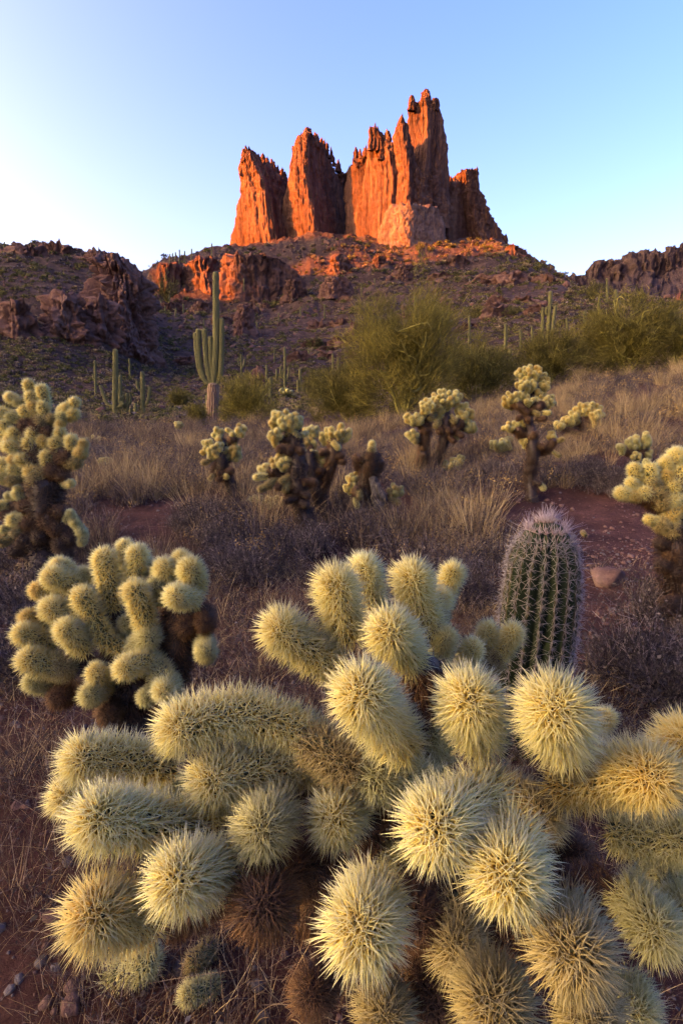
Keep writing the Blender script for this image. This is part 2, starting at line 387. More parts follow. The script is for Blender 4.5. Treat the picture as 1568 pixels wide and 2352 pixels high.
# ------------------------------------------------------------------ rock masses
def loft_rock(levels, y0, kL=1.0, kR=1.0, kB=1.4, nt=160, nz=90, amp=2.0, fscale=0.10, zs=0.14, fine=0.35, jag=3.0, seed=0, lean=0.0, batter=0.0):
    """rock body whose cross-section is a wedge L-F-R-B; levels (v, uL, uF, uR) from foot to top"""
    lv = np.array(levels, float)
    lv[:, 1] -= 0.045 * (lv[:, 3] - lv[:, 1]); lv[:, 3] += 0.045 * (lv[:, 3] - lv[:, 1])
    zf = np.array([PY(l[2], l[0], y0)[2] for l in lv])
    zz = np.linspace(0, 1, nz) ** 0.9 * (zf[-1] - zf[0]) + zf[0]
    uL, uF, uR = (np.interp(zz, zf, lv[:, k]) for k in (1, 2, 3))
    yf = y0 + batter * (zz - zf[0])
    xF = XU(uF, yf, zz)
    wl_ = (uF - uL) / F * (CP * yf - SP * (zz - CAM_H)); wr_ = (uR - uF) / F * (CP * yf - SP * (zz - CAM_H))
    yL = yf + kL * np.abs(wl_); yR = yf + kR * np.abs(wr_)
    xL = XU(uL, yL, zz); xR = XU(uR, yR, zz)
    yB = np.maximum(yL, yR) + kB * 0.5 * (np.abs(wl_) + np.abs(wr_)) * 0.6
    xB = (xL + xR) / 2
    t = np.linspace(0, 4, nt, endpoint=False); e = t.astype(int); f = (t - e)[None, :]
    cx = np.stack([xL, xF, xR, xB], 1); cy = np.stack([yL, yf, yR, yB], 1)
    X = cx[:, e] * (1 - f) + cx[:, (e + 1) % 4] * f; Y = cy[:, e] * (1 - f) + cy[:, (e + 1) % 4] * f
    k = max(2, nt // 44)                                     # round the corners a little
    for _ in range(2):
        X = (np.roll(X, k, 1) + X + np.roll(X, -k, 1)) / 3 * 0.6 + X * 0.4; Y = (np.roll(Y, k, 1) + Y + np.roll(Y, -k, 1)) / 3 * 0.6 + Y * 0.4
    Z = np.repeat(zz[:, None], nt, 1)
    mx, my = X.mean(1, keepdims=True), Y.mean(1, keepdims=True)
    nx, ny = X - mx, Y - my; ln = np.hypot(nx, ny) + 1e-6; nx /= ln; ny /= ln
    P3 = np.stack([X, Y, Z], -1).reshape(-1, 3)
    wob = np.stack([3.0 * vnoise(P3 * 0.05, seed + 55), 3.0 * vnoise(P3 * 0.05 + 5, seed + 56), 0 * P3[:, 0]], 1)
    fl = -0.8 * ridged((P3 + wob) * np.array([fscale, fscale, fscale * zs]), 5, seed, 0.6).reshape(X.shape)
    fl = fl - 0.30 * ridged((P3 + 0.5 * wob) * np.array([fscale * 2.6, fscale * 2.6, fscale * zs]), 3, seed + 33, 0.6).reshape(X.shape)
    fn = fbm(P3 * fscale * 3.1 * np.array([1, 1, 0.6]), 4, seed + 40, 0.6).reshape(X.shape)
    led = vnoise(np.stack([0 * P3[:, 0], 0 * P3[:, 0], P3[:, 2] * fscale * 2.2], 1), seed + 70).reshape(X.shape)
    d = amp * (0.30 + 0.62 * fl + fine * fn + 0.18 * led) * np.minimum(1, ln / (2.2 * amp + 1e-6))
    X = X + nx * d; Y = Y + ny * d
    s = ((zz - zz[0]) / (zz[-1] - zz[0]))[:, None]
    Z = Z + jag * np.clip((s - 0.55) / 0.45, 0, 1) ** 1.5 * (ridged(P3 * np.array([fscale, fscale, 0]) * 2.2, 3, seed + 90).reshape(X.shape) - 0.5)
    V = np.stack([X, Y, Z], -1).reshape(-1, 3)
    top = V[-nt:].mean(0); V = np.vstack([V, top[None]])
    ii = np.arange(nz - 1)[:, None] * nt + np.arange(nt)[None, :]; jj = np.arange(nz - 1)[:, None] * nt + (np.arange(nt)[None, :] + 1) % nt
    q = np.stack([ii, jj, jj + nt, ii + nt], -1).reshape(-1, 4)
    c = np.arange(nt); tr = np.stack([(nz - 1) * nt + c, (nz - 1) * nt + (c + 1) % nt, np.full(nt, nz * nt)], 1)
    return V, q, tr

def rock_mesh(name, parts, m, smooth=False):
    V, Q, T, o = [], [], [], 0
    for v, q, t in parts:
        V.append(v); Q.append(q + o); T.append(t + o); o += len(v)
    return mesh(name, np.vstack(V), [np.vstack(Q), np.vstack(T)], m, smooth)

def zc1(X, Y): return 459.3 + 0.5126 * X, 172.2 + 0.5126 * Y      # close-up of the butte -> frame
def BL(rows):   # rows (Y, XL, XF, XR) in the close-up
    return [(zc1(0, Y)[1], zc1(a, 0)[0], zc1(b, 0)[0], zc1(c, 0)[0]) for Y, a, b, c in rows]
def spire(X, Y0, Y1, w, y0, seed, lean=0):
    q_ = np.random.default_rng(seed); w = w * q_.uniform(0.9, 2.1); Y0 = Y0 + q_.uniform(1, 17); X = X + q_.uniform(-4, 4); lean = q_.uniform(-4, 4)
    return loft_rock(BL([(Y1, X - w * 0.8, X - w * 0.1, X + w * 0.8), ((Y0 + Y1) / 2, X - w * 0.62 + lean * .5, X + lean * .5, X + w * 0.6 + lean * .5), (Y0 + (Y1 - Y0) * .12, X - w * 0.4 + lean, X + lean, X + w * 0.36 + lean), (Y0, X - w * 0.16 + lean, X + lean, X + w * 0.16 + lean)]), y0, 0.8, 0.8, 1.2, 30, 26, 1.3, 0.28, 0.22, 0.6, 1.2, seed)

butte = thing('rock_butte', 'tall fluted orange butte of jagged rock towers glowing in sunset light', 'butte', PY(800, 600, 440))
bb = Vector(butte.location)
def tower(label, parts, m=M_BUTTE):
    me = rock_mesh('rock_tower', parts, m); o = ob('rock_tower', me, butte, -bb); o['label'] = label; return o
# A: the outer fin, crest falling to the right
tower('outer fin with a sloping serrated crest', [loft_rock(BL([(830, 92, 330, 470), (780, 108, 335, 465), (740, 124, 325, 460), (620, 158, 302, 440), (510, 177, 286, 415), (430, 179, 258, 398), (400, 179, 243, 365), (370, 181, 228, 320), (345, 188, 215, 270), (322, 196, 203, 214)]), 452, 0.9, 1.25, 1.2, 280, 150, 2.1, 0.13, 0.06, 0.28, 3.5, 1)]
      + [spire(x, y - 4, y + 60, 15, 455 + (x - 200) * 0.235, 200 + i) for i, (x, y) in enumerate([(201, 322), (216, 330), (232, 334), (247, 340), (262, 345), (280, 352), (297, 362), (316, 372), (331, 377), (348, 395), (367, 407), (380, 426)])])
# B: the second fin
tower('second fin with a saw-toothed peak', [loft_rock(BL([(790, 350, 530, 690), (740, 352, 524, 680), (690, 349, 516, 672), (640, 350, 506, 668), (560, 366, 490, 662), (470, 388, 470, 652), (420, 398, 468, 640), (380, 405, 470, 622), (340, 412, 472, 600), (300, 420, 474, 570), (265, 440, 478, 530), (238, 468, 482, 496)]), 446, 0.9, 1.3, 1.2, 280, 150, 2.1, 0.13, 0.06, 0.28, 3.5, 5)]
      + [spire(x, y - 3, y + 60, 15, 449 + abs(x - 483) * 0.22, 230 + i) for i, (x, y) in enumerate([(430, 280), (441, 264), (455, 252), (468, 240), (483, 225), (497, 240), (512, 256), (527, 266), (541, 266), (556, 288), (570, 304), (586, 322), (601, 344), (614, 366), (628, 396), (640, 424)])])
# C: the fluted wall left of the main tower
tower('broad fluted wall with ragged pinnacles', [loft_rock(BL([(800, 600, 900, 1000), (720, 628, 905, 990), (680, 640, 905, 985), (640, 655, 905, 980), (590, 660, 905, 975), (500, 652, 905, 965), (440, 655, 900, 955), (390, 668, 890, 940), (340, 682, 868, 915), (322, 694, 845, 895)]), 435, 0.62, 1.2, 1.3, 320, 150, 2.3, 0.13, 0.06, 0.28, 4.0, 9),
      loft_rock(BL([(820, 690, 872, 960), (560, 716, 868, 930), (420, 738, 862, 905), (330, 750, 842, 880), (290, 756, 820, 856), (260, 762, 796, 820), (232, 768, 782, 796)]), 430, 0.65, 1.0, 1.2, 200, 120, 1.8, 0.14, 0.06, 0.28, 2.5, 12)]
      + [spire(x, y, y + 110, w * 1.5, 431 if x > 755 else 437 + (860 - x) * 0.118, 260 + i) for i, (x, y, w) in enumerate([(700, 312, 12), (716, 318, 11), (733, 316, 12), (745, 312, 10), (768, 222, 10), (780, 215, 9), (793, 223, 11), (812, 262, 13), (836, 230, 14), (846, 262, 13), (860, 280, 14), (680, 390, 16), (668, 400, 13)])])
# D + E: the main tower and its pedestal
tower('leaning spire against the main tower', [loft_rock(BL([(600, 860, 930, 1000), (450, 866, 935, 985), (380, 868, 930, 972), (300, 868, 915, 955), (250, 866, 908, 940), (215, 880, 906, 928), (190, 890, 904, 918), (173, 897, 902, 908)]), 424, 0.9, 0.9, 1.3, 110, 90, 1.7, 0.17, 0.08, 0.38, 0.8, 15)])
tower('main tower with a blocky summit', [loft_rock(BL([(620, 890, 985, 1108), (560, 905, 985, 1112), (500, 915, 990, 1116), (430, 918, 1000, 1118), (360, 925, 1012, 1112), (300, 928, 1018, 1108), (240, 926, 1022, 1106), (200, 928, 1022, 1094), (160, 930, 1020, 1082), (125, 932, 1018, 1076), (106, 934, 1014, 1070), (96, 940, 1005, 1050)]), 434, 0.9, 0.9, 1.3, 260, 140, 2.0, 0.11, 0.07, 0.28, 2.0, 21),
      loft_rock(BL([(130, 980, 1012, 1038), (90, 984, 1012, 1032), (68, 990, 1014, 1030), (57, 1002, 1014, 1022)]), 437, 0.8, 0.8, 1.2, 40, 30, 1.2, 0.18, 0.5, 0.5, 0.6, 23),
      loft_rock(BL([(150, 1030, 1052, 1078), (112, 1034, 1054, 1074), (100, 1044, 1056, 1068)]), 438, 0.8, 0.8, 1.2, 40, 30, 1.2, 0.18, 0.5, 0.5, 0.6, 24),
      loft_rock(BL([(150, 930, 948, 972), (100, 934, 948, 962), (86, 940, 948, 956)]), 438, 0.8, 0.8, 1.2, 40, 30, 1.2, 0.18, 0.5, 0.5, 0.6, 25)])
tower('banded shoulder below the main tower', [loft_rock(BL([(640, 800, 950, 1112), (590, 850, 955, 1116), (560, 880, 960, 1114), (470, 905, 965, 1100), (420, 930, 970, 1060)]), 427, 0.9, 0.9, 1.3, 160, 80, 2.4, 0.12, 0.35, 0.5, 2.0, 27)])
tower('smooth pale pedestal of the main tower', [loft_rock(BL([(830, 778, 938, 1120), (770, 790, 938, 1108), (740, 796, 937, 1102), (650, 815, 936, 1090), (600, 835, 936, 1080), (570, 860, 938, 1060)]), 411, 0.45, 0.6, 1.3, 160, 90, 0.9, 0.16, 0.7, 0.6, 2.0, 31)], M_BUTTE_PALE)
# F: the dark tower on the right
tower('dark tower in shade with a long stepped flank', [loft_rock(BL([(800, 1060, 1270, 1405), (750, 1080, 1265, 1386), (670, 1090, 1240, 1350), (600, 1096, 1225, 1296), (500, 1105, 1205, 1256), (460, 1112, 1200, 1250), (430, 1150, 1198, 1247), (418, 1182, 1205, 1240)]), 470, 1.0, 0.8, 1.3, 240, 130, 2.0, 0.19, 0.07, 0.38, 2.5, 35)]
      + [spire(x, y, y + 80, w * 1.5, 474, 290 + i) for i, (x, y, w) in enumerate([(1128, 444, 10), (1142, 442, 9), (1160, 450, 9), (1192, 410, 13), (1212, 412, 12), (1234, 408, 12), (1290, 584, 9), (1330, 650, 10), (1366, 700, 10)])])

tower('dark back wall closing the gap between the fins', [loft_rock(BL([(800, 340, 560, 760), (640, 360, 560, 750), (520, 372, 570, 735), (460, 384, 600, 720), (440, 392, 620, 690)]), 478, 0.5, 0.6, 1.2, 160, 70, 1.9, 0.19, 0.08, 0.4, 2.5, 37)])
tower('dark shoulder between the main tower and its shaded neighbour', [loft_rock(BL([(800, 980, 1110, 1250), (640, 1000, 1110, 1220), (520, 1020, 1115, 1190), (470, 1060, 1120, 1160)]), 470, 0.5, 0.6, 1.2, 100, 60, 1.9, 0.19, 0.08, 0.4, 2.5, 38)])

def cliff(name, label, cat, parts, m, base):
    me = rock_mesh(name, parts, m); o = ob(name, me, None, tuple(base), None, label, cat)
    me.transform(Matrix.Translation(-Vector(base))); return o
# the sunlit cliff band before the butte
cliff('rock_cliff', 'orange cliff band below the butte, glowing at its end beside the dark hill', 'cliff', [
    loft_rock([(712, 322, 384, 420), (690, 330, 384, 418), (650, 336, 380, 416), (620, 342, 378, 414), (606, 358, 380, 410), (600, 366, 382, 404)], 338, 1.0, 0.8, 2.0, 120, 60, 2.2, 0.12, 0.22, 0.5, 2.0, 41),
    loft_rock([(716, 392, 486, 520), (690, 398, 484, 520), (650, 402, 480, 518), (620, 410, 470, 516), (600, 420, 466, 510), (588, 440, 470, 500)], 336, 0.9, 0.8, 2.0, 140, 60, 2.6, 0.12, 0.22, 0.5, 2.0, 42),
    loft_rock([(720, 462, 538, 720), (690, 472, 540, 712), (650, 478, 540, 704), (620, 486, 542, 690), (596, 496, 548, 660), (582, 512, 552, 610)], 330, 0.9, 0.35, 1.6, 220, 70, 2.6, 0.13, 0.2, 0.5, 2.0, 43)], M_CLIFF, PY(520, 700, 345))
# the rocky hill at the left, in shade
cliff('rock_hill_face', 'big purple-brown rock face on the shaded hill beside the valley', 'cliff', [
    loft_rock([(880, 150, 310, 392), (840, 160, 306, 384), (800, 172, 300, 374), (740, 184, 292, 360), (690, 196, 286, 348), (650, 204, 282, 338), (620, 208, 278, 322), (602, 214, 270, 304), (588, 228, 258, 286)], 104, 0.35, 1.2, 1.6, 260, 140, 2.0, 0.17, 0.85, 0.8, 1.4, 51),
    loft_rock([(840, 168, 226, 300), (790, 176, 226, 292), (740, 184, 224, 280), (700, 194, 222, 262), (680, 206, 224, 244)], 96, 0.7, 0.7, 1.4, 140, 70, 1.6, 0.22, 0.85, 0.8, 1.0, 53),
    loft_rock([(810, 74, 146, 226), (770, 82, 144, 218), (725, 92, 142, 208), (690, 108, 148, 190), (672, 126, 150, 174)], 92, 0.6, 0.7, 1.4, 160, 70, 1.6, 0.22, 0.85, 0.8, 1.0, 52)], M_DARKROCK, PY(260, 800, 110))
cliff('rock_ledge', 'knobbly dark rock ledge along the top of the shaded hill', 'cliff', [
    loft_rock([(650, -40, 60, 140), (610, -40, 62, 132), (582, -30, 64, 120), (566, 20, 66, 104)], 140, 0.4, 0.5, 1.4, 120, 50, 1.4, 0.25, 0.6, 0.7, 1.4, 54),
    loft_rock([(630, 60, 130, 210), (590, 70, 130, 200), (570, 84, 132, 190), (557, 100, 130, 165)], 146, 0.5, 0.6, 1.4, 100, 50, 1.4, 0.25, 0.6, 0.7, 1.4, 55),
    loft_rock([(660, 150, 225, 300), (620, 165, 225, 285), (590, 180, 225, 268), (574, 196, 222, 248)], 142, 0.5, 0.8, 1.4, 110, 50, 1.3, 0.25, 0.6, 0.7, 1.2, 56)], M_DARKROCK, PY(130, 640, 145))
OUT = [  # single outcrops on the slopes: levels, distance, wedge, amp, material, label
 ([(792, -40, 40, 110), (745, -40, 38, 92), (705, -20, 32, 70), (690, 0, 30, 50)], 88, 1.2, M_DARKROCK, 'low dark outcrop at the picture edge below the shaded hill'),
 ([(702, 1070, 1170, 1262), (672, 1082, 1165, 1252), (645, 1100, 1170, 1232), (628, 1130, 1178, 1208), (620, 1160, 1185, 1200)], 235, 2.4, M_DARKROCK, 'tilted purple slab outcrop on the slope under the dark tower'),
 ([(634, 975, 1040, 1125), (612, 990, 1040, 1112), (592, 1012, 1045, 1080), (584, 1030, 1048, 1062)], 345, 1.6, M_CLIFF, 'smooth brown rock dome below the pale pedestal'),
 ([(650, 1130, 1200, 1275), (620, 1140, 1195, 1252), (592, 1150, 1190, 1226), (574, 1156, 1180, 1204), (562, 1162, 1176, 1190)], 380, 2.4, M_CLIFF, 'rounded brown shoulder rock on the skyline beside the dark tower'),
 ([(760, 532, 556, 588), (735, 535, 556, 584), (712, 540, 558, 580), (700, 548, 560, 572)], 205, 1.2, M_DARKROCK, 'lone dark boulder stack on the slope under the cliff band'),
 ([(640, 742, 775, 822), (612, 748, 775, 812), (592, 756, 776, 800), (582, 766, 778, 790)], 350, 2.0, M_CLIFF, 'brown crag above the gully in mid slope'),
 ([(622, 850, 870, 896), (600, 854, 870, 890), (588, 860, 872, 884)], 356, 1.2, M_CLIFF, 'small crag with pale cap under the fluted wall'),
 ([(664, 735, 765, 818), (645, 740, 766, 808), (634, 752, 768, 795)], 300, 1.2, M_DARKROCK, 'streaked grey rock step beside the gully'),
 ([(700, 640, 672, 712), (668, 648, 672, 704), (640, 658, 675, 696)], 318, 1.6, M_CLIFF, 'narrow rock rib at the gully edge'),
 ([(786, 790, 812, 842), (758, 796, 812, 836), (738, 804, 814, 828)], 175, 1.0, M_DARKROCK, 'dark crag with a pale streak behind the tall palo verde'),
 ([(812, 762, 785, 806), (796, 766, 786, 802), (784, 774, 788, 796)], 160, 0.7, M_DARKROCK, 'low dark crag left of the tall palo verde'),
 ([(720, 430, 460, 505), (700, 438, 460, 496), (690, 448, 462, 484)], 300, 1.0, M_CLIFF, 'low rock hump in front of the sunlit cliff'),
 ([(722, 350, 385, 430), (704, 356, 386, 422), (694, 368, 388, 408)], 290, 1.0, M_CLIFF, 'low rock shelf at the foot of the glowing cliff end'),
 ([(868, 575, 592, 612), (850, 580, 594, 608), (842, 586, 594, 602)], 80, 0.5, M_DARKROCK, 'dark boulder in the valley behind the thin saguaros'),
 ([(645, 900, 925, 960), (628, 906, 926, 950), (620, 914, 926, 940)], 310, 0.9, M_CLIFF, 'small brown boulder mid slope under the pedestal'),
 ([(600, 1088, 1112, 1140), (580, 1094, 1112, 1134), (572, 1102, 1114, 1126)], 400, 0.9, M_CLIFF, 'small knob of rock beside the pale pedestal'),
 ([(680, 990, 1012, 1040), (666, 996, 1012, 1034), (660, 1004, 1014, 1026)], 240, 0.8, M_DARKROCK, 'brown boulder mid slope above the palo verde crown'),
]
for k, (lv, y0, am, m, lab) in enumerate(OUT):
    hv = lv[0][0] - lv[-1][0]; wv = (lv[0][3] - lv[0][1]) * 0.12
    lv = [(lv[0][0] + hv * 0.7, lv[0][1] - wv, lv[0][2], lv[0][3] + wv)] + lv
    cliff('rock_outcrop', lab, 'outcrop', [loft_rock(lv, y0, 0.7, 0.7, 1.5, 90, 44, am, 0.35 / max(am, 0.8), 0.6, 0.7, am * 0.5, 60 + k)], m, PY(lv[0][2], lv[0][0], y0 + 3))

# far ridge at the right edge
fu = np.linspace(1225, 1900, 420)
fv = np.interp(fu, [1225, 1280, 1290, 1318, 1345, 1360, 1372, 1382, 1400, 1420, 1440, 1452, 1468, 1482, 1500, 1520, 1545, 1568, 1640, 1900], [700, 650, 640, 630, 636, 622, 602, 598, 606, 602, 590, 580, 584, 574, 578, 582, 570, 562, 545, 540])
fr = []
for k, fr_y, drop in ((0, 560, 215), (1, 640, 135), (2, 700, 92), (3, 745, 62), (4, 765, 50), (5, 772, 34), (6, 779, 16), (7, 786, 5), (8, 792, 0), (9, 815, 6), (10, 900, 90)):
    v = fv + drop * (0.55 + 0.45 * np.clip((fu - 1270) / 200, 0, 1))
    pts = np.array([PY(a, b, fr_y) for a, b in zip(fu, v)])
    w = 1.0 if 3 <= k <= 9 else 0.5
    q = np.stack([pts[:, 0], pts[:, 1] * 0.2, pts[:, 2] * 0.2], 1)
    pts[:, 2] += (3.5 if k >= 6 else 2) * w * ridged(q * 0.10, 5, 77, 0.6)
    pts[:, 1] += 10 * w * ridged(np.stack([pts[:, 0] * 0.07, 0 * pts[:, 0] + k * .12, 0 * pts[:, 0]], 1), 4, 78, 0.6)
    fr.append(pts)
fr = np.array(fr)
for _ in range(2):                                            # refine between the rows
    nf = np.empty((2 * len(fr) - 1, *fr.shape[1:])); nf[0::2] = fr; nf[1::2] = (fr[1:] + fr[:-1]) / 2; fr = nf
pq = fr.reshape(-1, 3).copy()
fr = (pq + np.stack([2.4 * fbm(pq * 0.12, 5, 80, .6), 4.0 * fbm(pq * np.array([.13, .13, .05]), 5, 81, .6), 1.8 * fbm(pq * 0.15, 5, 82, .6)], 1)).reshape(fr.shape)
n0, n1 = fr.shape[:2]
ii = np.arange(n0 - 1)[:, None] * n1 + np.arange(n1 - 1)[None, :]
ob('mountain', mesh('mountain', fr.reshape(-1, 3), np.stack([ii, ii + 1, ii + n1 + 1, ii + n1], -1).reshape(-1, 4), M_FARROCK, False), kind='structure')

# low ledges breaking the mountain side
led = []
lr = np.random.default_rng(91)
while len(led) < 46:
    u, y = lr.uniform(430, 1290), math.exp(lr.uniform(math.log(120), math.log(405)))
    x = (u - 784) / 1208.0 * y; z = ground_z(x, y)[0]
    v = 1176 - F * math.tan(math.atan((z - CAM_H) / y) + PITCH)
    w = lr.uniform(10, 34) * (1 + 0.4 * (y < 250)); h = w * lr.uniform(0.28, 0.6); o_ = lr.uniform(-.3, .3) * w
    led.append(loft_rock([(v + h * 0.7, u - w * 1.1, u + o_, u + w * 1.1), (v, u - w, u + o_, u + w), (v - h * 0.6, u - w * 0.85, u + o_ * .8, u + w * 0.85), (v - h, u - w * 0.55, u + o_ * .5, u + w * 0.5)], y - 2, 0.5, 0.6, 2.2, 56, 22, w * y / F * 0.22, 1.1 / (w * y / F), 0.7, 0.8, w * y / F * 0.15, 600 + len(led)))
ob('rock_ledges', rock_mesh('rock_ledges', led, M_CLIFF), kind='stuff', label='low brown rock ledges breaking through the mountain slope', cat='ledges')
# ------------------------------------------------------------------ spines, cholla joints, stems
def unit(a):
    a = np.asarray(a, float); return a / (np.linalg.norm(a, axis=-1, keepdims=True) + 1e-12)

def cones(O, D, L, R, sides=3, rnd=None, mid=None):
    """thin pointed spines -> verts, faces, tip attribute, random attribute"""
    n = len(O); D = unit(D)
    a = np.where(np.abs(D[:, 2:3]) < 0.9, np.array([[0, 0, 1.0]]), np.array([[1.0, 0, 0]]))
    e1 = unit(np.cross(D, a)); e2 = np.cross(D, e1)
    R = np.broadcast_to(R, (n,)); L = np.broadcast_to(L, (n,))
    ring = []
    ph = rng.uniform(0, 6.28, n)
    for k in range(sides):
        w = ph + 2 * math.pi * k / sides
        ring.append(e1 * np.cos(w)[:, None] + e2 * np.sin(w)[:, None])
    V = [O + r * R[:, None] * 0.8 for r in ring]
    if mid is not None:
        V += [O + D * (L * mid)[:, None] + r * R[:, None] for r in ring]
    V.append(O + D * L[:, None])
    m = len(V); V = np.stack(V, 1).reshape(-1, 3)
    b = (np.arange(n) * m)[:, None]
    last = m - sides - 1
    T = np.concatenate([np.concatenate([b + last + k, b + last + (k + 1) % sides, b + m - 1], 1) for k in range(sides)])
    Q = []
    if mid is not None:
        Q = np.concatenate([np.concatenate([b + k, b + (k + 1) % sides, b + sides + (k + 1) % sides, b + sides + k], 1) for k in range(sides)])
    tip = np.zeros((n, m)); tip[:, -1] = 1
    if mid is not None: tip[:, sides:2 * sides] = mid
    r = rng.uniform(0, 1, n) if rnd is None else rnd
    return V, [T, Q] if mid is not None else [T], tip.ravel(), np.repeat(r, m)

def spine_mesh(name, O, D, L, R, m, mid=None):
    V, Fc, tip, r = cones(O, D, L, R, 3, None, mid)
    return mesh(name, V, Fc, m, True, {'tip': tip, 'rnd': r})

def curve_pts(ctrl, n):
    """smooth path through control points (Catmull-Rom)"""
    c = np.array(ctrl, float)
    if len(c) == 2: return c[0] + (c[1] - c[0]) * np.linspace(0, 1, n)[:, None]
    c = np.vstack([2 * c[0] - c[1], c, 2 * c[-1] - c[-2]])
    t = np.linspace(0, len(c) - 3 - 1e-6, n); i = t.astype(int); f = (t - i)[:, None]
    p0, p1, p2, p3 = c[i], c[i + 1], c[i + 2], c[i + 3]
    return 0.5 * (2 * p1 + (p2 - p0) * f + (2 * p0 - 5 * p1 + 4 * p2 - p3) * f ** 2 + (3 * p1 - p0 - 3 * p2 + p3) * f ** 3)

def frames(p):
    T = unit(np.gradient(p, axis=0)); a = np.array([0.3, 0.2, 0.93]) if abs(T[0, 2]) < 0.9 else np.array([1.0, 0, 0])
    n1 = unit(np.cross(T[0], a)); N = []
    for k in range(len(p)):
        n1 = n1 - T[k] * np.dot(n1, T[k]); n1 /= np.linalg.norm(n1) + 1e-12; N.append(n1)
    N = np.array(N); return T, N, np.cross(T, N)

def tube(p, rad, sides=12, rib=0, ribdepth=0.0, cap=True, bumpy=0.0):
    n = len(p); T, N, B = frames(p); rad = np.broadcast_to(rad, (n,))
    w = np.arange(sides) * 2 * math.pi / sides
    mod = np.ones(sides) if not rib else 1 + ribdepth * (2 * np.abs(((w * rib / (2 * math.pi)) % 1) - 0.5) - 0.5)
    V = p[:, None] + rad[:, None, None] * mod[None, :, None] * (N[:, None] * np.cos(w)[None, :, None] + B[:, None] * np.sin(w)[None, :, None])
    V = V.reshape(-1, 3)
    ii = np.arange(n - 1)[:, None] * sides + np.arange(sides)[None]; jj = np.arange(n - 1)[:, None] * sides + (np.arange(sides)[None] + 1) % sides
    Q = np.stack([ii, jj, jj + sides, ii + sides], -1).reshape(-1, 4); Fs = [Q]
    ribv = np.tile((mod - mod.min()) / max(1e-6, mod.max() - mod.min()), n)
    if cap:
        V = np.vstack([V, p[-1:] + T[-1:] * rad[-1] * 0.5, p[:1]]); ribv = np.append(ribv, [1, 1]); k = np.arange(sides); o = (n - 1) * sides
        Fs.append(np.stack([o + k, o + (k + 1) % sides, np.full(sides, n * sides)], 1)); Fs.append(np.stack([(k + 1) % sides, k, np.full(sides, n * sides + 1)], 1))
    if bumpy:
        V = V + bumpy * np.stack([vnoise(V / (bumpy * 5) + 7 * q, 120 + q) for q in range(3)], 1)
    return V, Fs, ribv

def capsule_profile(Ltot, r, n=60, taper=0.8):
    """axial position and radius along a joint: narrowed foot, round tip"""
    z = np.concatenate([np.linspace(0, Ltot - r, n - 14), Ltot - r + r * np.sin(np.linspace(0, math.pi / 2, 15)[1:])]); s = z / Ltot
    rad = r * np.minimum(1, taper + (1 - taper) * np.clip(s / 0.4, 0, 1))
    d = Ltot - z; rad = np.where(d < r, np.sqrt(np.maximum(0, r * r - (r - d) ** 2)) * np.minimum(1, taper + (1 - taper) * np.clip(s / 0.4, 0, 1)), rad)
    return z, rad

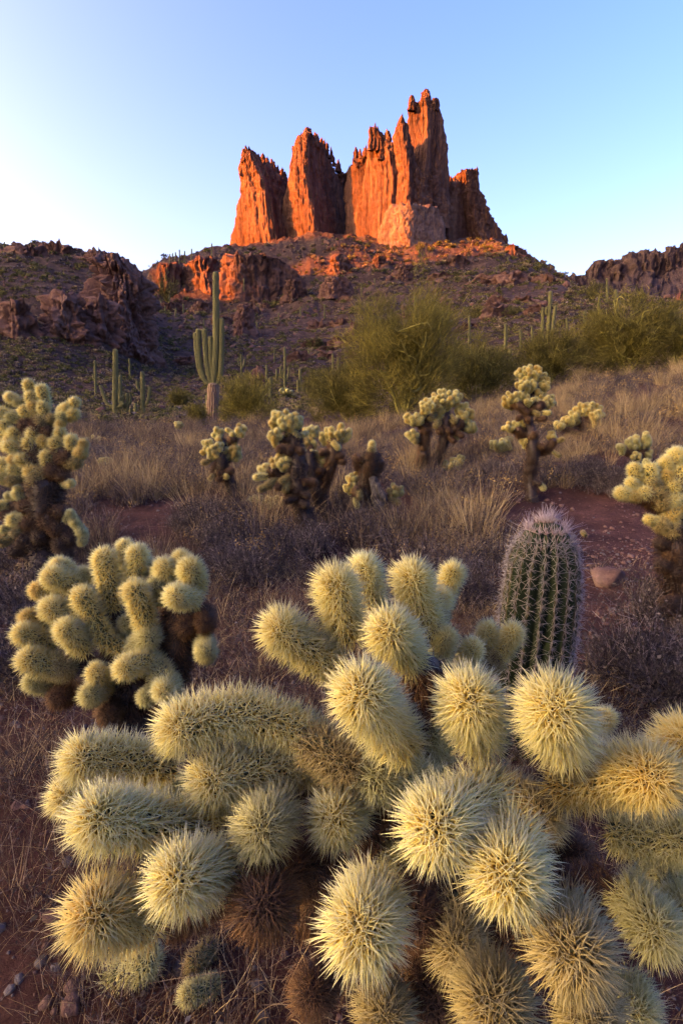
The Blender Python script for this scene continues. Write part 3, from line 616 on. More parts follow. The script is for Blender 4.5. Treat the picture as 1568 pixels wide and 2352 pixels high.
def joint_geo(ctrl, rt, na=130, ns=8, rb=0.42, sl=0.62, sr=0.016, seed=0, foot=True):
    """ctrl: axis from foot to tip (tip sphere centre); rt: radius with spines"""
    body = rb * rt
    p = curve_pts(ctrl, 24); p = np.vstack([p, p[-1] + unit(p[-1] - p[-2]) * body])
    sl_ = np.concatenate([[0], np.cumsum(np.linalg.norm(np.diff(p, axis=0), axis=1))]); Lt = sl_[-1]
    z, rad = capsule_profile(Lt, body, 40)
    path = np.stack([np.interp(z, sl_, p[:, k]) for k in range(3)], 1)
    T, N, B = frames(path)
    sides = 14; w = np.arange(sides) * 2 * math.pi / sides
    rm = np.maximum(rad, body * 0.03)
    V = path[:, None] + rm[:, None, None] * (N[:, None] * np.cos(w)[None, :, None] + B[:, None] * np.sin(w)[None, :, None])
    V = V.reshape(-1, 3); V = V + body * 0.10 * np.stack([vnoise(V / body * 2.6 + 9 * q, seed + q) for q in range(3)], 1)
    n = len(path); ii = np.arange(n - 1)[:, None] * sides + np.arange(sides)[None]; jj = np.arange(n - 1)[:, None] * sides + (np.arange(sides)[None] + 1) % sides
    Q = np.stack([ii, jj, jj + sides, ii + sides], -1).reshape(-1, 4)
    # areoles: equal area along the profile, golden angle round it
    dz = np.maximum(np.gradient(z), 1e-6); dr = np.gradient(rad); dist_tip = Lt - z; ar = np.cumsum(np.maximum(rad, body * 0.02) * np.hypot(dz, dr) * (1 + 2.2 * np.exp(-dist_tip / body))); ar = (ar - ar[0]) / (ar[-1] - ar[0])
    q = (np.arange(na) + 0.5) / na
    zi = np.interp(q, ar, z); ri = np.interp(zi, z, rad); g = np.interp(zi, z, -dr / np.maximum(dz, 1e-9)); an = np.arange(na) * 2.39996 + rng.uniform(-0.15, 0.15, na)
    c = np.stack([np.interp(zi, z, path[:, k]) for k in range(3)], 1)
    Ti = unit(np.stack([np.interp(zi, z, T[:, k]) for k in range(3)], 1)); Ni = unit(np.stack([np.interp(zi, z, N[:, k]) for k in range(3)], 1)); Bi = np.cross(Ti, Ni)
    rad_d = Ni * np.cos(an)[:, None] + Bi * np.sin(an)[:, None]
    nrm = unit(rad_d + Ti * np.clip(g, -0.3, 8)[:, None]); pos = c + rad_d * ri[:, None]
    t1 = unit(np.cross(nrm, Ti + 0.01)); t2 = np.cross(nrm, t1)
    O = np.repeat(pos, ns, 0); nr_ = np.repeat(nrm, ns, 0); a1 = np.repeat(t1, ns, 0); a2 = np.repeat(t2, ns, 0)
    j = np.tile(np.arange(ns), na)
    phi = j * 2 * math.pi / ns + np.repeat(rng.uniform(0, 6.28, na), ns) + rng.uniform(-.3, .3, na * ns)
    tau = np.radians(np.where(j % 3 == 0, rng.uniform(5, 32, na * ns), rng.uniform(32, 76, na * ns)))
    D = nr_ * np.cos(tau)[:, None] + (a1 * np.cos(phi)[:, None] + a2 * np.sin(phi)[:, None]) * np.sin(tau)[:, None]
    Ls = rt * sl * rng.uniform(0.66, 1.14, na * ns) * (1 - 0.12 * np.sin(tau))
    return V, Q, O, D, Ls, rt * sr * rng.uniform(0.7, 1.15, na * ns), pos, nrm

def add_joint(parent, base, ctrl, rt, col, na=130, ns=8, mid=0.35, seed=0, rb=0.42, sl=0.62, sr=0.016):
    """a joint built where it stands: flesh mesh with its spines as a sub-part"""
    V, Q, O, D, L, R, ap, an_ = joint_geo(ctrl, rt, na, ns, rb, sl, sr, seed)
    b0 = np.array(ctrl[0], float)
    j = ob('joint', mesh('joint', V - b0, Q, FLESH[col], True), parent, tuple(b0 - np.array(base)))
    ob('spines', spine_mesh('spines', O - b0, D, L, R, SPINE[col], mid), j, kind='stuff')
    pv_, pf_, pt_, pr_ = cones(ap - an_ * rt * .01 - b0, an_, rt * 0.10, rt * 0.042, 5)      # felted areole pads
    ob('areoles', mesh('areoles', pv_, pf_, SPINE[col], True, {'tip': pt_ * 0.12, 'rnd': pr_}), j, kind='stuff')
    return j

# shared joint meshes for the plants farther off: axis +Z, foot at the origin, radius with spines = 1
VAR = {}
for col, nv, na, ns in (('pale', 5, 70, 7), ('gold', 3, 70, 7), ('green', 3, 70, 7), ('tan', 3, 60, 6), ('brown', 3, 60, 6), ('dark', 2, 60, 6)):
    VAR[col] = []; na, ns = na * 2, ns + 2
    for k in range(nv):
        Lj = [1.5, 2.2, 1.1, 1.8, 2.8][k]
        V, Q, O, D, L, R, ap, an_ = joint_geo([(0, 0, 0), (0.12 * math.sin(k * 2), 0.1 * math.cos(k * 3), Lj * 0.5), (0, 0, Lj)], 1.0, int(na * .8), ns - 1, 0.43, 0.64, 0.046, 300 + k)
        VAR[col].append((mesh('joint', V, Q, FLESH[col], True), spine_mesh('spines', O, D, L, R, SPINE[col]), Lj))

def place_joint(parent, base, tip, d, r, col, k=None):
    me, sp, Lj = VAR[col][(rng.integers(len(VAR[col])) if k is None else k) % len(VAR[col])]
    d = unit(np.array(d, float))
    foot = np.array(tip) - d * r * (Lj - 0.2)
    j = ob('joint', me, parent, tuple(foot - np.array(base)))
    j.rotation_mode = 'QUATERNION'; j.rotation_quaternion = Vector(d).to_track_quat('Z', 'Y') @ Quaternion((0, 0, 1), rng.uniform(0, 6.28))
    j.scale = (r,) * 3
    ob('spines', sp, j, kind='stuff')
    return j

def add_stem(parent, base, ctrl, r0, r1, col='dark', dens=1.0, shag=0.5, name='stem', wood=False):
    """shaggy old stem: a tapering tube with matted spines"""
    p = curve_pts(ctrl, 8 * len(ctrl)); rad = np.linspace(r0, r1, len(p)) * (1 + 0.14 * vnoise(np.column_stack([np.linspace(0, 9, len(p)) + ctrl[0][0] * 7, np.zeros(len(p)), np.zeros(len(p))]), 5))
    V, Fs, _ = tube(p, rad, 10, bumpy=r0 * 0.18)
    o = ob(name, mesh(name, V - np.array(base), Fs, M_DEADWOOD if wood else FLESH['dark' if col == 'dark' else 'brown'], True), parent)
    if wood: return o
    L = np.linalg.norm(np.diff(p, axis=0), axis=1).sum()
    n = int(dens * 260 * L / ((r0 + r1) / 2))
    n = min(max(n, 200), 5000)
    T, N, B = frames(p); i = rng.integers(0, len(p), n); w = rng.uniform(0, 6.28, n)
    rd = N[i] * np.cos(w)[:, None] + B[i] * np.sin(w)[:, None]
    O = p[i] + rd * rad[i][:, None] * 0.9 + T[i] * (rng.uniform(-.5, .5, n) * L / len(p))[:, None]
    D = unit(rd + 0.55 * rng.normal(size=(n, 3)) * 0.7 + np.array([0, 0, -0.25]))
    ob('spines', spine_mesh('spines', O - np.array(base), D, r0 * shag * rng.uniform(0.6, 1.3, n), r0 * 0.045, SPINE[col]), o, kind='stuff')
    return o

CAMP = np.array([0, 0, CAM_H])
RIGHT = np.array([1.0, 0, 0]); UPV = np.array([0, SP, CP]); FWD = np.array([0, CP, -SP])

def cluster(parent, base, u, v, ru, rv, n, R, zc, cols=('pale',), deep=0.6, up=0.45, stem_from=None):
    """a head of joints filling an ellipse of the frame, each pointing away from the head's core"""
    px = zc / F; core = PZ(u, v + rv * 0.45, zc + ru * px * 0.5)
    pts = []
    for _ in range(n):
        best, bd = None, -1
        for _ in range(14):
            a = rng.uniform(0, 6.28); q = math.sqrt(rng.uniform(0.0, 1.0)); c = (q * math.cos(a), q * math.sin(a))
            d = min([math.hypot((c[0] - o[0]) * ru, (c[1] - o[1]) * rv) for o in pts], default=9e9)
            if d > bd: best, bd = c, d
        pts.append(best)
    for c in pts:
        h = math.sqrt(max(0, 1 - c[0] ** 2 - c[1] ** 2))
        tip = PZ(u + c[0] * (ru - R * .5), v - c[1] * (rv - R * .5), zc - h * deep * ru * px)
        d = unit(tip - core) + np.array([0, 0, up]) + 0.28 * rng.normal(size=3)
        place_joint(parent, base, tip, d, R * px * rng.uniform(0.88, 1.22), cols[rng.integers(len(cols))])
    if n >= 3:                                                # some joints on the far side
        for _ in range(n // 3):
            c = rng.normal(size=2) * 0.4
            tip = PZ(u + c[0] * ru, v - c[1] * rv, zc + 0.6 * ru * px)
            place_joint(parent, base, tip, unit(np.array([c[0], 1.0, 0.5 + c[1]])), R * px * 0.95, cols[rng.integers(len(cols))])
    if stem_from is not None:
        add_stem(parent, base, [stem_from, (stem_from + core) / 2 + np.array([0, 0, -0.02]), core], R * px * 0.75, R * px * 0.55, 'brown', 0.7, 0.9, 'branch')
    return core

def cholla(label, zc, trunks, clusters, singles=(), group='chollas standing in the dry grass', R=8):
    """trunks: [(r0px, r1px, [(u, v), ...])], clusters: [(u, v, ru, rv, n[, colours])], singles: [(u, v, du, dv, R, colour)]"""
    if zc is None:
        u0, v0 = trunks[0][2][0]; zc = hit(u0, v0) / (CP + SP * (1176.0 - v0) / F)
    px = zc / F
    b = PZ(*trunks[0][2][0], zc); gzv = ground_z(b[0], b[1])[0]
    t = thing('cholla_cactus', label, 'cactus', (b[0], b[1], gzv), group); base = np.array([b[0], b[1], gzv])
    nodes = []
    for k, (r0, r1, pth) in enumerate(trunks):
        ctrl = [PZ(u, v, zc + 0.06 * zc * 0.2 * math.sin(i * 1.3 + k)) for i, (u, v) in enumerate(pth)]
        if k == 0 and ctrl[0][2] > gzv - 0.03: ctrl = [np.array([ctrl[0][0] + 0.01, ctrl[0][1], gzv - 0.05])] + ctrl
        add_stem(t, base, ctrl, r0 * px, r1 * px, 'dark' if k == 0 else 'brown', 1.0, 0.62 if k == 0 else 0.8, 'trunk' if k == 0 else 'branch')
        nodes += list(curve_pts(ctrl, 12))
    nodes = np.array(nodes)
    for c in clusters:
        u, v, ru, rv, n = c[:5]; cols = c[5] if len(c) > 5 else ('pale', 'pale', 'gold')
        q = PZ(u, v + rv * 0.6, zc); w = np.linalg.norm(nodes - q, axis=1) + 0.6 * np.maximum(0, nodes[:, 2] - q[2])
        cluster(t, base, u, v, ru, rv, n, R, zc + zc * 0.012 * rng.normal(), cols, stem_from=nodes[np.argmin(w)])
    for u, v, du, dv, r, col in singles:
        tip = PZ(u, v, zc - 0.02 * zc)
        d = du * RIGHT - dv * UPV - 0.45 * FWD * math.hypot(du, dv) + 1e-3
        place_joint(t, base, tip, d, r * px * 1.17, col)
    return t
# ------------------------------------------------------------------ the chollas in the grass
B3 = ('brown', 'tan')
cholla('small pale cholla on a leaning bare trunk, first of those before the big saguaro', None,
    [(14, 10, [(556, 1172), (540, 1138), (524, 1100), (512, 1075), (510, 1045), (516, 1012)]), (9, 7, [(522, 1100), (500, 1090), (494, 1078), (502, 1062)]), (9, 7, [(512, 1050), (530, 1020), (536, 1005)])],
    [(500, 993, 14, 18, 4), (543, 990, 24, 18, 6), (490, 1030, 33, 26, 17), (532, 1038, 22, 24, 10), (513, 1056, 14, 14, 4)],
    [(518, 1095, 0.3, 0, 8, 'pale'), (470, 1062, -1, .6, 8, 'tan'), (506, 1100, -1, 0.4, 9, 'brown'), (530, 1082, 1, 0, 9, 'brown'), (484, 1098, -.6, 1, 7, 'tan'), (507, 1090, -.3, -.2, 9, 'brown')], R=8.2)
cholla('tallest central cholla with a thick black trunk bent at its foot', None,
    [(23, 13, [(733, 1254), (712, 1215), (692, 1165), (684, 1110), (682, 1060), (676, 1015), (672, 985)]), (13, 9, [(684, 1150), (655, 1118), (640, 1090), (625, 1080)]), (10, 9, [(688, 1112), (715, 1108)])],
    [(655, 968, 40, 27, 20), (632, 1000, 16, 14, 5), (646, 1064, 26, 20, 12), (608, 1078, 18, 12, 6), (676, 1000, 22, 14, 6)],
    [(591, 1096, -1, 0.1, 10, 'pale'), (602, 1122, -1, .3, 10, 'tan'), (618, 1112, -1, .6, 10, 'tan'), (640, 1118, -.4, .6, 11, 'brown'), (651, 1104, -.5, .3, 11, 'tan'), (656, 1122, -.3, .9, 10, 'tan'),
     (718, 1108, 1, 0.05, 11, 'brown'), (700, 1108, 1, 0, 11, 'brown'), (646, 1032, -1, .2, 12, 'brown'), (664, 1036, -.4, .5, 11, 'brown'), (690, 1036, 1, .3, 11, 'brown'), (704, 1138, 1, .4, 10, 'dark'), (662, 1150, -1, .4, 10, 'dark'), (700, 1160, 1, .5, 10, 'dark')], R=10)
cholla('forked cholla close behind the tallest one, its two arms crowned with pale joints', None,
    [(20, 12, [(762, 1200), (744, 1165), (724, 1132), (716, 1090), (710, 1040)]), (14, 10, [(728, 1140), (742, 1110), (758, 1075), (766, 1035), (770, 1012)])],
    [(702, 1020, 26, 20, 11), (717, 991, 20, 12, 7, ('green', 'pale')), (714, 1042, 16, 10, 4), (748, 1002, 15, 18, 6), (780, 996, 27, 22, 9), (738, 1056, 10, 12, 3)],
    [(782, 1048, 1, .2, 9, 'brown'), (786, 1060, 1, .4, 9, 'brown'), (742, 1040, -.6, .2, 9, 'brown'), (698, 1078, -1, .2, 9, 'brown'), (736, 1082, 1, .2, 8, 'brown'), (774, 1026, .4, .5, 9, 'pale')], R=8.6)
c4 = cholla('half-dead cholla with a bare brown spike rising from a grey stump', None,
    [(24, 17, [(856, 1214), (846, 1170), (845, 1120), (850, 1075), (853, 1040)]), (11, 8, [(848, 1100), (832, 1080), (820, 1060), (826, 1048)]), (10, 8, [(850, 1085), (868, 1075), (872, 1058)]), (12, 9, [(846, 1190), (828, 1150), (818, 1120)]), (12, 9, [(862, 1200), (888, 1165), (902, 1140)])],
    [(811, 1098, 16, 14, 7), (803, 1118, 16, 10, 5), (908, 1127, 20, 13, 8, ('green', 'pale', 'tan'))],
    [(854, 1022, .05, -1, 10, 'pale'), (853, 1036, .05, -1, 12, 'tan'), (852, 1052, .05, -1, 14, 'brown'), (850, 1072, .05, -1, 14, 'brown'), (820, 1160, .2, 1, 8, 'green'), (912, 1152, .6, .3, 9, 'tan'), (826, 1140, .1, .8, 9, 'tan')], R=7.5)
b4 = np.array(c4.location); z4 = hit(856, 1214) / (CP + SP * (1176.0 - 1214) / F) - 0.1
add_stem(c4, b4, [PZ(872, 1172, z4), PZ(864, 1135, z4 - .02), PZ(857, 1098, z4)], 15 * z4 / F, 11 * z4 / F, name='dead_stump', wood=True)
add_stem(c4, b4, [PZ(884, 1150, z4 - .04), PZ(872, 1128, z4 - .08), PZ(866, 1112, z4 - .06)], 9 * z4 / F, 7 * z4 / F, name='dead_stump', wood=True)
cholla('low pale cholla sprawling in the grass at the foot of the tallest one', None,
    [(8, 6, [(610, 1175), (606, 1160), (606, 1150)])], [(588, 1150, 22, 12, 8, ('green', 'pale')), (628, 1152, 24, 15, 10, ('green', 'pale')), (606, 1160, 24, 10, 6, ('green',))], R=7.5)
cholla('round-headed cholla on two dark legs below the tall palo verde', None,
    [(12, 9, [(992, 1094), (990, 1072), (1008, 1046), (1020, 1010), (1024, 975), (1022, 950)]), (12, 9, [(986, 1078), (974, 1050), (974, 1008), (978, 970)]), (9, 8, [(968, 1088), (966, 1062), (972, 1040)]), (10, 8, [(1024, 1000), (1044, 985), (1058, 968)])],
    [(1026, 914, 34, 22, 17), (1010, 936, 22, 16, 9), (980, 934, 22, 18, 10), (953, 962, 26, 18, 13), (1016, 956, 26, 14, 9), (1066, 950, 22, 28, 13), (1078, 980, 20, 12, 9), (946, 998, 15, 12, 5), (1046, 996, 12, 12, 3)],
    [(1002, 976, -.3, .4, 9, 'tan'), (1010, 990, .2, .6, 9, 'brown'), (1030, 990, .4, .5, 9, 'brown'), (954, 1012, -.4, 1, 8, 'tan'), (1040, 1012, .6, .6, 8, 'brown'), (1058, 1000, .8, .5, 8, 'brown'), (990, 960, -.2, .2, 9, 'tan'), (1042, 965, .2, .2, 9, 'tan'), (978, 990, -.6, .2, 9, 'brown')], R=7.6)
cholla('small low cholla nestled beside the round-headed one', None,
    [(7, 6, [(1042, 1086), (1042, 1076), (1044, 1070)])], [(1042, 1068, 26, 15, 12, ('green', 'pale')), (1058, 1056, 9, 10, 3, ('green', 'pale')), (1022, 1070, 10, 8, 3, ('green',))], R=7)
cholla('tiered cholla of three stacked crowns on one dark trunk behind the ribbed barrel cactus', None,
    [(13, 9, [(1222, 1150), (1217, 1110), (1218, 1080), (1223, 1046), (1222, 1005), (1212, 955), (1215, 905), (1217, 872)]), (9, 7, [(1224, 1042), (1245, 1036), (1260, 1030), (1271, 1012)]), (9, 7, [(1218, 1016), (1198, 1000), (1188, 985)]), (9, 8, [(1214, 950), (1235, 935), (1245, 928)]), (9, 8, [(1212, 950), (1190, 930), (1178, 922)])],
    [(1218, 858, 36, 20, 19), (1208, 884, 28, 14, 9), (1252, 882, 14, 18, 8), (1238, 900, 8, 10, 2), (1183, 912, 32, 15, 14), (1171, 926, 18, 12, 7), (1213, 921, 15, 12, 4), (1248, 922, 26, 20, 15), (1172, 980, 20, 12, 7), (1198, 976, 10, 12, 3), (1208, 1016, 14, 10, 3), (1271, 1004, 12, 12, 4)],
    [(1233, 950, .3, .2, 7, 'tan'), (1212, 964, 0, .4, 8, 'brown'), (1192, 960, -.6, .3, 8, 'brown'), (1248, 962, 1, .1, 8, 'brown'), (1258, 948, 1, .2, 7, 'pale'), (1243, 1026, .6, .2, 8, 'brown'), (1288, 1010, 1, -.4, 7, 'tan'), (1281, 1046, .6, .6, 6, 'tan'), (1226, 1000, .3, -.5, 10, 'brown'), (1236, 1110, .7, .6, 8, 'dark'), (1246, 1120, .6, .8, 8, 'green')], R=7.2)
cholla('low pale cholla left of the tiered one, half hidden in grass', None,
    [(7, 6, [(1152, 1046), (1152, 1032), (1152, 1026)])], [(1150, 1021, 27, 15, 13, ('green', 'pale')), (1164, 1012, 14, 8, 4, ('green',))], R=7)
cholla('fan-shaped low cholla on the grassy rise beside the tiered one', None,
    [(8, 6, [(1346, 1000), (1346, 985), (1348, 970)])], [(1350, 940, 32, 18, 15), (1370, 953, 16, 12, 6), (1322, 951, 16, 14, 5), (1309, 965, 22, 12, 8), (1286, 976, 13, 10, 5), (1368, 975, 10, 8, 3)], R=7.5)
cholla('small upright cholla in the shrubs above the right-edge cholla', None,
    [(8, 7, [(1472, 1076), (1470, 1060), (1470, 1048)])], [(1458, 1018, 22, 16, 8, ('pale', 'green')), (1484, 1010, 12, 20, 6, ('pale', 'green')), (1426, 1028, 10, 8, 3, ('green',)), (1458, 1047, 12, 9, 3), (1488, 1042, 10, 10, 3, ('green',))], R=8.5)
for k, (u, v, zc, n, lab) in enumerate([(410, 978, 13, 9, 'tiny cholla with a pale head at the left end of the far grass'), (240, 1060, 7, 9, 'pale scraggy cholla lying low beside the leftmost tall one'), (1440, 940, 8.5, 6, 'tiny tan cholla buried in brush on the grassy rise'),
        (655, 900, 32, 8, 'tiny pale cholla among the valley saguaros'), (215, 1010, 8.0, 5, 'sliver of a cholla peeping out behind the leftmost tall one')]):
    cholla(lab, None, [(4, 3, [(u, v + 16), (u, v + 6), (u, v)])], [(u, v - 2, 16 if k != 0 else 11, 8, n, ('pale', 'green') if k != 2 else ('tan', 'gold'))], R=4.5 if k != 1 else 6)

# the tall cholla cut by the left edge: joints built one by one
LC = 3.05
cholla('tall shaggy cholla at the left edge with a black trunk and golden crown', LC,
    [(40, 26, [(100, 1305), (98, 1250), (102, 1200), (106, 1150), (108, 1105)]), (26, 18, [(104, 1130), (122, 1085), (140, 1050), (150, 1030)]), (24, 18, [(102, 1120), (84, 1080), (80, 1040), (86, 1000), (88, 970)]), (16, 13, [(90, 1170), (60, 1160), (36, 1168), (12, 1165)]), (16, 14, [(84, 1000), (50, 990), (20, 985), (0, 975)]), (14, 12, [(90, 980), (112, 962), (140, 958)]), (14, 12, [(80, 1090), (50, 1092), (30, 1085)])],
    [(20, 1012, 26, 20, 5, ('gold', 'pale'))],
    [(67, 886, 0, -1, 15, 'pale'), (98, 900, 0.05, -1, 17, 'pale'), (72, 914, -.1, -1, 16, 'pale'), (28, 914, -1, -.3, 15, 'pale'), (44, 926, -1, -.4, 13, 'green'), (61, 946, -.7, -.2, 18, 'pale'), (170, 926, 1, -.6, 15, 'pale'), (150, 938, 1, -.5, 14, 'pale'), (166, 951, 1, -.1, 17, 'pale'), (140, 958, 1, -.2, 16, 'green'), (118, 960, 1, 0, 15, 'tan'), (100, 938, .1, -1, 17, 'pale'), (78, 936, -.2, -1, 16, 'gold'),
     (4, 948, -1, -.3, 16, 'pale'), (30, 958, -1, -.2, 15, 'green'), (12, 980, -.5, -.6, 16, 'pale'), (36, 998, -.4, -.4, 18, 'pale'), (138, 974, .7, -.4, 13, 'gold'), (64, 975, -.2, .1, 18, 'brown'), (96, 968, .2, .2, 18, 'tan'), (84, 985, 0, .3, 20, 'brown'), (108, 990, .4, .3, 19, 'brown'),
     (78, 1002, .2, -.8, 20, 'pale'), (98, 1014, .5, -.5, 17, 'gold'), (71, 1022, -.3, -.9, 20, 'pale'), (29, 1028, -.6, -.6, 20, 'pale'), (138, 997, .2, -1, 16, 'pale'), (129, 1022, -.2, -.8, 19, 'pale'), (164, 1016, .3, -1, 18, 'pale'), (190, 1022, .5, -.9, 14, 'gold'), (184, 1042, .6, -.5, 17, 'gold'), (108, 1052, .1, -.3, 19, 'pale'), (57, 1058, -.7, -.4, 20, 'pale'), (10, 1068, -1, -.5, 18, 'pale'), (34, 1080, -1, -.5, 17, 'pale'), (34, 1060, -.5, -.3, 16, 'gold'), (150, 1052, .5, -.2, 19, 'brown'), (172, 1062, .8, 0, 18, 'tan'),
     (88, 1096, -.1, .2, 24, 'tan'), (120, 1080, .2, .3, 22, 'brown'), (76, 1082, -.4, .1, 19, 'gold'), (160, 1110, 1, -.1, 12, 'pale'), (140, 1092, .8, .1, 19, 'brown'), (8, 1098, -1, .1, 16, 'green'), (30, 1104, -.8, .1, 17, 'tan'),
     (42, 1126, -.2, -.9, 12, 'pale'), (39, 1138, -.3, -.4, 13, 'pale'), (22, 1140, -.7, -.4, 11, 'green'), (5, 1160, -1, 0, 14, 'pale'), (60, 1160, -.3, .3, 18, 'brown'), (37, 1192, -.6, .2, 19, 'pale'), (40, 1222, -.4, .6, 15, 'tan'), (14, 1182, -.8, .4, 13, 'brown'), (12, 1240, -.7, .4, 18, 'tan'), (14, 1216, -.7, .1, 13, 'green'),
     (110, 1196, .1, .4, 24, 'brown'), (126, 1212, .4, .6, 22, 'brown'), (96, 1230, -.1, .5, 22, 'dark'), (134, 1176, .6, .1, 19, 'brown'), (160, 1182, .7, -.8, 13, 'green'), (172, 1200, .6, .7, 14, 'green'), (186, 1222, .5, .9, 14, 'green'), (188, 1242, .1, 1, 13, 'green'), (160, 1236, .5, .5, 20, 'dark'), (140, 1250, .3, .6, 22, 'dark'), (60, 1240, -.5, .5, 20, 'dark'), (40, 1264, -.6, .5, 18, 'dark'), (150, 1268, .6, .5, 20, 'dark'), (70, 1200, -.4, .3, 20, 'brown')], R=15)
# the cholla cut by the right edge
cholla('golden cholla at the right edge on a dark trunk above bare red soil', 2.75,
    [(40, 27, [(1572, 1470), (1566, 1400), (1560, 1330), (1556, 1260), (1552, 1210)]), (22, 16, [(1556, 1215), (1530, 1170), (1500, 1145), (1470, 1132)]), (24, 18, [(1556, 1215), (1556, 1160), (1556, 1110), (1552, 1070)])],
    [],
    [(1457, 1080, -.4, -.8, 18, 'pale'), (1490, 1084, -.2, -.9, 23, 'pale'), (1451, 1110, -.8, -.4, 16, 'pale'), (1430, 1133, -1, -.1, 19, 'pale'), (1456, 1138, -1, .05, 18, 'gold'), (1479, 1131, -.5, 0, 20, 'pale'), (1550, 1050, .1, -.9, 22, 'pale'), (1527, 1068, -.2, -1, 19, 'pale'), (1530, 1094, -.3, -.6, 18, 'gold'), (1560, 1086, .2, -.6, 24, 'pale'), (1547, 1120, -.1, -.2, 21, 'pale'), (1546, 1148, -.3, .2, 20, 'pale'), (1570, 1150, .6, .1, 18, 'pale'), (1500, 1112, -.4, -.2, 20, 'tan'), (1508, 1132, -.4, .2, 22, 'tan'), (1520, 1152, -.2, .3, 22, 'tan'),
     (1545, 1182, -.3, .3, 21, 'gold'), (1492, 1194, -.8, -.1, 15, 'pale'), (1520, 1204, -.6, .4, 21, 'tan'), (1540, 1216, -.2, .5, 22, 'tan'), (1520, 1248, -1, .1, 19, 'dark'), (1524, 1297, -1, .2, 21, 'dark'), (1545, 1270, -.3, .3, 22, 'brown'), (1550, 1310, -.2, .4, 22, 'dark'), (1534, 1385, -1, .3, 20, 'dark'), (1560, 1050, .8, -.4, 20, 'gold'), (1590, 1100, 1, -.3, 22, 'pale'), (1484, 1062, -.5, -.9, 9, 'green')], R=18)

# ------------------------------------------------------------------ the compact cholla in front at the left
MZ = 1.2
mb = PZ(330, 1640, MZ); mb[2] = ground_z(mb[0], mb[1])[0]
midc = thing('cholla_cactus', 'squat dense cholla of thick curled joints left of the nearest cactus', 'cactus', mb, 'chollas standing close to the camera')
def mj(pts, R, col='pale', zoff=0.0, zb=0.06, na=190, ns=10):
    n = len(pts)
    ctrl = [PZ(u, v, MZ + zoff + zb * (1 - k / (n - 1))) for k, (u, v) in enumerate(pts)]
    add_joint(midc, mb, ctrl, R * 1.12 * (MZ + zoff) / F, col, na, ns, None, len(pts), 0.44, 0.60, 0.030)
add_stem(midc, mb, [np.array([mb[0], mb[1], mb[2] - .05]), PZ(300, 1640, MZ + .1), PZ(300, 1580, MZ + .09), PZ(300, 1520, MZ + .1)], 72 * MZ / F, 60 * MZ / F, 'dark', 1.6, 0.4, 'trunk')
add_stem(midc, mb, [PZ(350, 1610, MZ + .09), PZ(392, 1550, MZ + .08), PZ(410, 1470, MZ + .07), PZ(412, 1400, MZ + .06)], 46 * MZ / F, 34 * MZ / F, 'brown', 1.6, 0.45, 'branch')
add_stem(midc, mb, [PZ(270, 1580, MZ + .08), PZ(200, 1550, MZ + .06), PZ(150, 1520, MZ + .06)], 44 * MZ / F, 34 * MZ / F, 'brown', 1.6, 0.45, 'branch')
add_stem(midc, mb, [PZ(290, 1540, MZ + .11), PZ(270, 1470, MZ + .12), PZ(250, 1400, MZ + .12)], 44 * MZ / F, 34 * MZ / F, 'brown', 1.4, 0.45, 'branch')
for pts, R, col, zo in [
    ([(258, 1400), (250, 1350), (240, 1285)], 36, 'pale', 0.02), ([(300, 1330), (292, 1290), (288, 1258)], 27, 'pale', 0.06), ([(300, 1350), (310, 1310), (316, 1275)], 33, 'pale', 0.03), ([(345, 1300), (330, 1300)], 26, 'green', 0.08),
    ([(185, 1345), (160, 1320), (137, 1302)], 30, 'pale', 0.05), ([(190, 1355), (160, 1340), (124, 1326)], 35, 'pale', 0.02), ([(140, 1372), (110, 1362), (90, 1356)], 28, 'gold', 0.05), ([(200, 1330), (190, 1322)], 26, 'green', 0.07),
    ([(282, 1490), (240, 1465), (215, 1420), (192, 1372)], 36, 'pale', -0.01), ([(180, 1425), (150, 1410), (122, 1398)], 38, 'pale', 0.0), ([(195, 1495), (175, 1470), (157, 1447)], 38, 'pale', -0.03),
    ([(345, 1470), (335, 1430), (325, 1395), (311, 1360)], 38, 'pale', -0.03), ([(300, 1495), (320, 1480), (342, 1465)], 36, 'green', 0.0), ([(385, 1350), (380, 1325), (377, 1305)], 33, 'pale', 0.03), ([(448, 1362), (446, 1335), (437, 1307)], 37, 'pale', 0.0), ([(425, 1310), (416, 1284)], 28, 'pale', 0.05),
    ([(448, 1372), (428, 1374), (406, 1370)], 37, 'pale', -0.04), ([(362, 1385), (356, 1346)], 27, 'green', 0.03), ([(125, 1480), (90, 1468), (56, 1456)], 34, 'pale', 0.0), ([(110, 1445), (85, 1430), (66, 1420)], 28, 'gold', 0.04), ([(160, 1535), (115, 1528), (72, 1516)], 40, 'pale', -0.02),
    ([(120, 1530), (145, 1532)], 40, 'tan', 0.02), ([(360, 1525), (325, 1520), (290, 1535)], 37, 'pale', -0.05), ([(330, 1512), (355, 1525), (372, 1550), (386, 1580)], 38, 'green', -0.03), ([(240, 1590), (232, 1565), (222, 1545)], 31, 'pale', -0.05), ([(232, 1580), (210, 1596)], 34, 'green', -0.05),
    ([(372, 1580), (350, 1592), (336, 1602)], 27, 'green', -0.04), ([(384, 1560), (378, 1586)], 35, 'pale', -0.05), ([(130, 1575), (100, 1572), (78, 1566)], 30, 'green', 0.02), ([(472, 1400), (472, 1432)], 31, 'brown', 0.02), ([(470, 1470), (473, 1500)], 31, 'green', -0.01), ([(290, 1460), (289, 1430)], 24, 'green', 0.05),
    ([(205, 1400), (215, 1385)], 30, 'tan', 0.06), ([(270, 1620), (250, 1640)], 34, 'brown', 0.0), ([(160, 1590), (140, 1600)], 36, 'brown', 0.03), ([(410, 1450), (430, 1440)], 34, 'brown', 0.03)]:
    mj(pts, R, col, zo)

